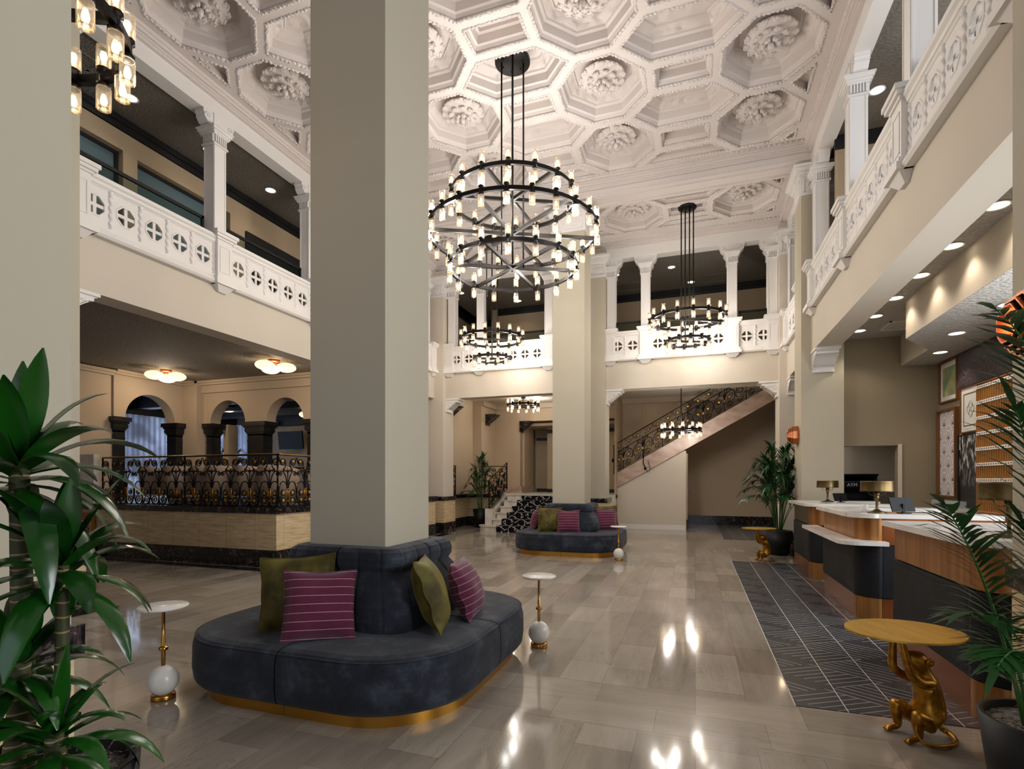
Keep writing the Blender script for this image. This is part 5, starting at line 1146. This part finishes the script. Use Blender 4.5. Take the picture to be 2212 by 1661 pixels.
# ================================================================ gold monkey tables
def monkey(x, y, rz, label, s=1.):
    t = thing('monkey_table', label, 'side table', (x, y, 0), rz, 'gold side tables held up by a monkey figure'); t.scale = (s, s, s)
    J = [((.055, 0, .085), .092), ((.062, 0, .17), .082), ((.050, 0, .255), .068), ((.025, 0, .33), .056), ((.0, 0, .375), .040), ((-.012, 0, .438), .074), ((-.062, 0, .445), .050), ((-.095, 0, .442), .034)]
    E = [(i, i+1) for i in range(7)]
    def chain(root, pts):
        p = root
        for c, r in pts: J.append((c, r)); E.append((p, len(J)-1)); p = len(J)-1
        return p
    for s_ in (-1, 1):
        k = chain(3, [((.02, s_*.062, .315), .034), ((-.05, s_*.072, .325), .028), ((-.105, s_*.07, .375), .025), ((-.118+.012*s_, s_*.066, .465), .022), ((-.125+.02*s_, s_*.06, .545), .018), ((-.127+.022*s_, s_*.058, .582), .022)])
        a = chain(0, [((.0, s_*.085, .10), .046), ((-.085, s_*.082, .165), .038), ((-.07, s_*.078, .08), .028), ((-.065, s_*.076, .03), .022), ((-.11, s_*.078, .016), .016)])
        for dy in (-.014, 0, .014): chain(a, [((-.14, s_*.078+dy*1.2, .010), .008)])
    me = bpy.data.meshes.new('monkey_figure'); me.from_pydata([j[0] for j in J], E, []); me.materials.append(MT['monkey'])
    o = put('monkey_figure', me, t); sk = o.modifiers.new('skin', 'SKIN'); sk.use_smooth_shade = True
    d = me.skin_vertices[0].data if me.skin_vertices else me.attributes and None
    for i, (c, r) in enumerate(J):
        if d: d[i].radius = (r, r); d[i].use_root = i == 0
    sb = o.modifiers.new('sub', 'SUBSURF'); sb.levels = 2; sb.render_levels = 2
    m = M(); m.tube([(.12, 0, .05), (.155, .02, .03), (.16, -.05, .018), (.11, -.13, .016), (.0, -.155, .016), (-.08, -.145, .02), (-.10, -.115, .05), (-.108, -.11, .09), (-.10, -.105, .12)], [.02, .018, .017, .016, .015, .013, .011, .009, .006], 8); o2 = part('tail', m, [MT['monkey']], t); smoothsub(o2)
    for s_ in (-1, 1): m = M(); m.lathe([(.02, 0), (.024, .004), (.018, .01), (.006, .004), (0, .004)], 12); m.xf(tr(.01, s_*.062, .44) @ Matrix.Rotation(-s_*PI/2, 4, 'X')); part('ear', m, [MT['monkey']], t); m = M(); m.ball((-.076, s_*.024, .458), (.008, .008, .008), 8, 6); m.tube([(-.078, s_*.024+.014*math.cos(q), .458+.014*math.sin(q)) for q in [PI*2*i/10 for i in range(10)]], .004, 5, closed=True); part('eye', m, [MT['monkey']], t)
    m = M(); m.lathe([(0, 0), (.02, 0), (.02, .012), (0, .012)], 12)
    m = M(); pts = [(.30*math.cos(2*PI*i/48), .25*math.sin(2*PI*i/48)) for i in range(48)]; m.prism(pts, .592, .602, 0, False); m.xf(tr(-.09, 0, 0)); o3 = part('oval_tray_top', m, [MT['goldtop']], t); bevel(o3, .003, 2)
    return t
monkey(1.195, 3.575, .36, 'gold side table with seated monkey in the foreground by the nearest desk'); monkey(1.16, 10.42, .3, 'gold side table with seated monkey in front of the far kentia palm', .97)
# ================================================================ plants
def leaflet(m, p, d, L, w, droop, mi=0):
    d = d.normalized(); side = d.cross(Vector((0, 0, 1))); side = side.normalized() if side.length > .01 else Vector((1, 0, 0)); vs = []
    for k, (t, q) in enumerate(((0, .35), (.3, 1), (.65, .75), (1, .05))):
        c = p+d*(L*t)+Vector((0, 0, -droop*L*t*t)); vs += [c-side*(w*q), c+side*(w*q)]
    m.add(vs, [(0, 1, 3, 2), (2, 3, 5, 4), (4, 5, 7, 6)], mi, True)
def frond(base, ctrl, tip, ll=.3, n=22, w=.011, seed=0, start=.35, droop=.25, ang=.75):
    r = random.Random(seed); m = M(); b, c, t = Vector(base), Vector(ctrl), Vector(tip)
    pts = bez(b, c, t, 22); m.tube(pts, [.008*(1-.75*i/22) for i in range(23)], 5, 1)
    P = [Vector(p) for p in pts]
    for k in range(n):
        f = start+(1-start)*(k+.5)/n; i = min(21, int(f*22)); p = P[i].lerp(P[i+1], f*22-i); tg = (P[i+1]-P[i]).normalized()
        sd = tg.cross(Vector((0, 0, 1))); sd = sd.normalized() if sd.length > .05 else Vector((1, 0, 0)); up = sd.cross(tg)
        env = math.sin(PI*min(1, (f-start)/(1-start)*.85+.15))**.5
        for s in (-1, 1):
            a = ang*(1-.45*(f-start)/(1-start))+r.uniform(-.08, .08)
            d = tg*math.cos(a)+sd*s*math.sin(a)+up*r.uniform(-.05, .2)
            leaflet(m, p, d, ll*env*r.uniform(.85, 1.1), w, droop*r.uniform(.6, 1.5))
    leaflet(m, P[-1], P[-1]-P[-2], ll*.7, w, droop)
    return m
def pot(t, r0, r1, h, mat='blackpot', soil=.03):
    m = M(); m.lathe([(0, 0), (r0, 0), (r1, h), (r1-.02, h), (r1-.025, h-soil-.04)], 36, mi=0); part('pot', m, [MT[mat]], t)
    m = M(); m.lathe([(r1-.022, h-soil), (r1*.5, h-soil+.015), (0, h-soil+.02)], 28)
    rr = random.Random(3)
    for k in range(70):
        a, q = rr.uniform(0, 6.28), rr.uniform(0, r1*.8); p = Vector((q*math.cos(a), q*math.sin(a), h-soil+.02)); e = p+Vector((rr.uniform(-.05, .05), rr.uniform(-.05, .05), rr.uniform(0, .025)))
        m.tube([p, (p+e)/2+Vector((0, 0, .01)), e], .0018, 3)
    part('bark_mulch', m, [MT['bark']], t)
def palm(label, x, y, pr, fronds, seed=1, w=.011, n=22, droop=.25, group=None):
    t = thing('potted_palm', label, 'plant', (x, y, 0), 0, group); pot(t, *pr)
    for k, (b, c, tp, ll) in enumerate(fronds): part('frond', frond(b, c, tp, ll, n=n, w=w, seed=seed*31+k, droop=droop), [MT['palm'], MT['stem']], t)
    return t
def auto(seed, n, h, rad, h0, ll, lo=.45, wsp=1.):
    r = random.Random(seed); out = []
    for k in range(n):
        a = 2*PI*k*.381966*1.0+r.uniform(-.3, .3); q = k/n; H = h0+(h-h0)*(1-q*(1-lo))*r.uniform(.9, 1.05); R = rad*(.25+.85*q)*r.uniform(.8, 1.15)
        ca, sa = math.cos(a), math.sin(a); b = (.05*ca, .05*sa, h0)
        out.append((b, (.35*R*ca, .35*R*sa, h0+(H-h0)*1.15), (R*ca*wsp, R*sa*wsp, H-.12*q*(h-h0)), ll*r.uniform(.8, 1.1)))
    return out
palm('big kentia palm in a black pot behind the far gold monkey table', 1.52, 11.35, (.17, .25, .47), auto(5, 28, 2.05, .82, .45, .38), 2, .015, 26, .35)
palm('slender areca palm in a black pot left of the carpeted steps', -6.2, 14.95, (.17, .225, .56), auto(9, 18, 2.2, .62, .54, .36, .35), 3, .011, 22, .3)
palm('dark palm seen through the arch inside the inner lounge', -12.3, 11.4, (.17, .22, 1.25), auto(11, 14, 2.35, .8, 1.3, .38, .5), 4, .014, 18, .3)
nx, ny = 1.325, 2.66
def rel(p): return (p[0]-nx, p[1]-ny, p[2])
near = [((1.225, 2.625, 0.470), (1.054, 2.481, 1.111), (0.778, 2.121, 1.367), .25), ((1.234, 2.628, 0.470), (1.124, 2.453, 0.949), (0.843, 2.112, 1.020), .27),
        ((1.254, 2.656, 0.461), (1.350, 2.742, 1.367), (1.116, 2.450, 1.707), .36), ((1.254, 2.656, 0.461), (1.505, 2.849, 1.904), (0.964, 2.238, 2.029), .30),
        ((1.224, 2.593, 0.484), (1.075, 2.277, 0.987), (0.836, 1.930, 0.903), .20), ((1.263, 2.659, 0.461), (1.396, 2.811, 1.038), (1.228, 2.647, 1.277), .30),
        ((1.263, 2.659, 0.461), (1.432, 2.824, 1.519), (1.350, 2.689, 1.957), .36), ((1.272, 2.662, 0.461), (1.368, 2.590, 0.988), (1.335, 2.367, 1.192), .3), ((1.216, 2.590, 0.484), (1.137, 2.510, 0.779), (0.949, 2.233, 0.877), .2),
        ((1.254, 2.656, 0.461), (1.187, 2.315, 0.877), (1.002, 2.040, 1.039), .22)]
palm('large kentia palm in a black pot at the right edge of the foreground', nx, ny, (.16, .225, .50), [(rel(a), rel(b), rel(c), l) for a, b, c, l in near], 6, .0115, 26, .28)
# dracaena
def drac_leaf(m, p, az, el, L, w, droop, r):
    d = Vector((math.cos(az)*math.cos(el), math.sin(az)*math.cos(el), math.sin(el))); side = Vector((-math.sin(az), math.cos(az), 0)); K = 10; vs = []; c = Vector(p); dirv = d.copy(); tw = r.uniform(-.3, .3)
    for k in range(K+1):
        t = k/K; q = w*(math.sin(PI*min(1, t*.93+.07))**.75 if t < .98 else .03); q = max(q, .002); nrm = side.cross(dirv).normalized(); s2 = (side+nrm*tw*t).normalized()
        vs += [c-s2*q+nrm*q*.28, c, c+s2*q+nrm*q*.28]
        dirv = (dirv+Vector((0, 0, -droop/K*(.4+1.6*t)))).normalized(); c = c+dirv*(L/K)
    m.add(vs, [(3*k+a, 3*k+a+1, 3*k+a+4, 3*k+a+3) for k in range(K) for a in (0, 1)], 0, True)
def crown(p, n, L, w, seed, up=1.0):
    r = random.Random(seed); m = M()
    for k in range(n):
        q = k/n; az = k*2.39996+r.uniform(-.2, .2); el = (1.35-1.55*q)*up+r.uniform(-.12, .12)
        drac_leaf(m, (p[0], p[1], p[2]-.05+.07*(1-q)), az, el, L*r.uniform(.75, 1.08)*(.8+.3*min(1, q*2)), w*r.uniform(.85, 1.15), .55+1.6*q+r.uniform(0, .5), r)
    return m
dx, dy = -1.36, .80
def rd(p): return (p[0]-dx, p[1]-dy, p[2])
t = thing('potted_dracaena', 'tall dracaena with ringed canes and glossy leaves at the left edge', 'plant', (dx, dy, 0)); pot(t, .10, .15, .80)
H = [(-1.399, 0.743, 1.476), (-1.287, 0.761, 1.265), (-1.348, 0.719, 1.064), (-1.235, 0.716, 0.927)]; Bs = [(-1.391, 0.746, 0.797), (-1.297, 0.758, 0.798), (-1.383, 0.717, 0.814), (-1.263, 0.727, 0.821)]
for k, (a, b) in enumerate(zip(H, Bs)):
    m = M(); a, b = Vector(rd(a)), Vector(rd(b)); b.z = .77; mid = (a+b)/2+Vector((.008, 0, 0)); rr_ = (.021, .014, .02, .02)[k]; m.tube(bez(b, mid, a, 10), [rr_*(1.1-.25*i/10) for i in range(11)], 10); part('ringed_cane', m, [MT['cane']], t)
for k, (n, L, w_) in enumerate(((30, .31, .029), (24, .24, .024), (20, .19, .022), (26, .21, .020))): part('leaf_crown', crown(rd(H[k]), n, L, w_, 20+k), [MT['drac']], t)
# ================================================================ raised lounge furniture
def chair_proto(label):
    t = thing('lounge_chair', label, 'chair', (0, 0, 1.0), 0, 'rounded beige lounge chairs on the terrace')
    m = M(); n = 18; vs = []; K = 6
    for j, (z, ro, ri) in enumerate(((.16, .33, .26), (.45, .36, .29), (.62, .36, .30), (.70, .345, .31), (.715, .33, .32))):
        for i in range(n+1):
            a = -PI*.12+PI*1.24*i/n; dz = 0 if j < 2 else -.10*abs(1-2*i/n)**2*(j-1)/3
            vs.append((ro*math.cos(a), ro*math.sin(a), z+dz))
        for i in range(n+1):
            a = -PI*.12+PI*1.24*i/n; dz = 0 if j < 2 else -.10*abs(1-2*i/n)**2*(j-1)/3
            vs.append((ri*math.cos(a), ri*math.sin(a), z+dz))
    q = 2*(n+1); fs = []
    for j in range(4):
        for i in range(n):
            fs.append((j*q+i, j*q+i+1, (j+1)*q+i+1, (j+1)*q+i)); fs.append((j*q+n+1+i, (j+1)*q+n+1+i, (j+1)*q+n+2+i, j*q+n+2+i))
        for e in (0, n): fs.append((j*q+e, (j+1)*q+e, (j+1)*q+n+1+e, j*q+n+1+e))
    for i in range(n): fs.append((4*q+i, 4*q+i+1, 4*q+n+2+i, 4*q+n+1+i)); fs.append((i, n+1+i, n+2+i, i+1))
    m.add(vs, fs, 0, True); part('barrel_back', m, [MT['chair']], t)
    m = M(); m.lathe([(0, .3), (.26, .3), (.285, .33), (.285, .41), (.26, .44), (0, .45)], 24); part('seat_cushion', m, [MT['chair']], t)
    for sx in (-1, 1):
        for sy in (-1, 1): m = M(); m.tube([(sx*.2, sy*.2, .3), (sx*.24, sy*.24, 0)], [.016, .010], 6); part('leg', m, [MT['black']], t)
    return t
spots = [(-10.15, 7.75, 2.7, 'leftmost lounge chair behind the terrace railing'), (-9.5, 7.7, 3.4, 'second lounge chair from the left behind the railing'), (-8.95, 7.85, 2.9, 'third lounge chair from the left behind the railing'), (-8.35, 7.65, 3.3, 'fourth lounge chair from the left behind the railing'),
         (-7.72, 7.7, 2.9, 'fifth lounge chair from the left behind the railing'), (-7.1, 7.65, 3.2, 'rounded lounge chair right behind the corner of the terrace railing'), (-8.7, 9.2, .3, 'lounge chair facing the railing in the middle of the terrace'), (-10.3, 9.1, -.2, 'lounge chair facing the railing below the smaller arch'), (-7.3, 9.2, .1, 'lounge chair near the broad black stone post')]
ch = chair_proto(spots[0][3])
for i, (x, y, a, lb) in enumerate(spots):
    o = ch if i == 0 else dup(ch); o.location = (x, y, 1.0); o.rotation_euler = (0, 0, a+PI if i < 6 else a); o.rotation_euler = (0, 0, (a-PI)+PI if i < 6 else a); o['label'] = lb
for i, (x, y, lb) in enumerate(((-9.9, 8.45, 'round dark table between chairs at the left of the terrace'), (-8.5, 8.45, 'round dark table in the middle of the terrace'), (-7.2, 8.45, 'round dark table near the terrace corner'))):
    t = thing('lounge_table', lb, 'table', (x, y, 1.0), 0, 'round dark lounge tables'); m = M(); m.lathe([(0, .66), (.33, .66), (.335, .675), (.33, .69), (0, .69)], 28); part('table_top', m, [MT['black']], t)
    m = M(); m.lathe([(0, 0), (.2, 0), (.2, .02), (.03, .04), (.03, .66), (0, .66)], 16); part('pedestal', m, [MT['black']], t)
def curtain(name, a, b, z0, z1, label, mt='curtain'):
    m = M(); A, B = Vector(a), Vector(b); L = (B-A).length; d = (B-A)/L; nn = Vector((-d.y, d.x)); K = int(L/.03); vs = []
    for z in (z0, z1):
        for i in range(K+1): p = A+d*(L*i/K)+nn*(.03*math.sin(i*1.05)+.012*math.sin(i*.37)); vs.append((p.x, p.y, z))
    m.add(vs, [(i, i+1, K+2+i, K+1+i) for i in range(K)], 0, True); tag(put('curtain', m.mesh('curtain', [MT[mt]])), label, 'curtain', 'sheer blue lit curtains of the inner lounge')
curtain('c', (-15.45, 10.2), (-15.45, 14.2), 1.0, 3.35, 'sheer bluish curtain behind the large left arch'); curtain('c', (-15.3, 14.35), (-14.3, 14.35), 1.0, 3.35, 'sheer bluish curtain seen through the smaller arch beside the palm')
t = thing('wall_television', 'dark television on the wall seen through the right arch', 'television', (-12.9, 14.45, 2.78)); m = M(); m.box(-.5, -.03, -.3, .5, .03, .3); m.xf(Matrix.Rotation(.12, 4, 'X')); part('screen', m, [MT['screen']], t); m = M(); m.box(-.06, .03, -.1, .06, .34, .1); part('wall_bracket', m, [MT['black']], t)
m = M(); m.box(-.1, -.08, -.12, .1, .08, .12); o = put('wall_speaker', m.mesh('wall_speaker', [MT['greywall']]), None, (-13.55, 14.4, 3.3)); bevel(o, .01); tag(o, 'small pale speaker on the wall left of the television', 'speaker')
# partition at the left end of the terrace railing
t = thing('low_partition', 'pale panelled partition at the left end of the terrace railing', 'partition', (-11.15, 6.9, 0))
m = M(); m.box(-.6, -.05, 1.0, .44, .05, 1.93); m.box(-.45, 0, 1.93, -.25, .05, 2.08); part('pale_panel', m, [MT['step']], t)
m = M(); m.box(-.6, -.06, .09, .34, .02, .82); part('wooden_panel', m, [MT['copperd']], t)
m = M(); m.box(.34, -.07, .05, .40, .0, .95); part('brass_edge', m, [MT['brass']], t); m = M(); m.box(-.7, -.1, 0, .5, .02, .08); part('plinth', m, [MT['bmarble']], t)
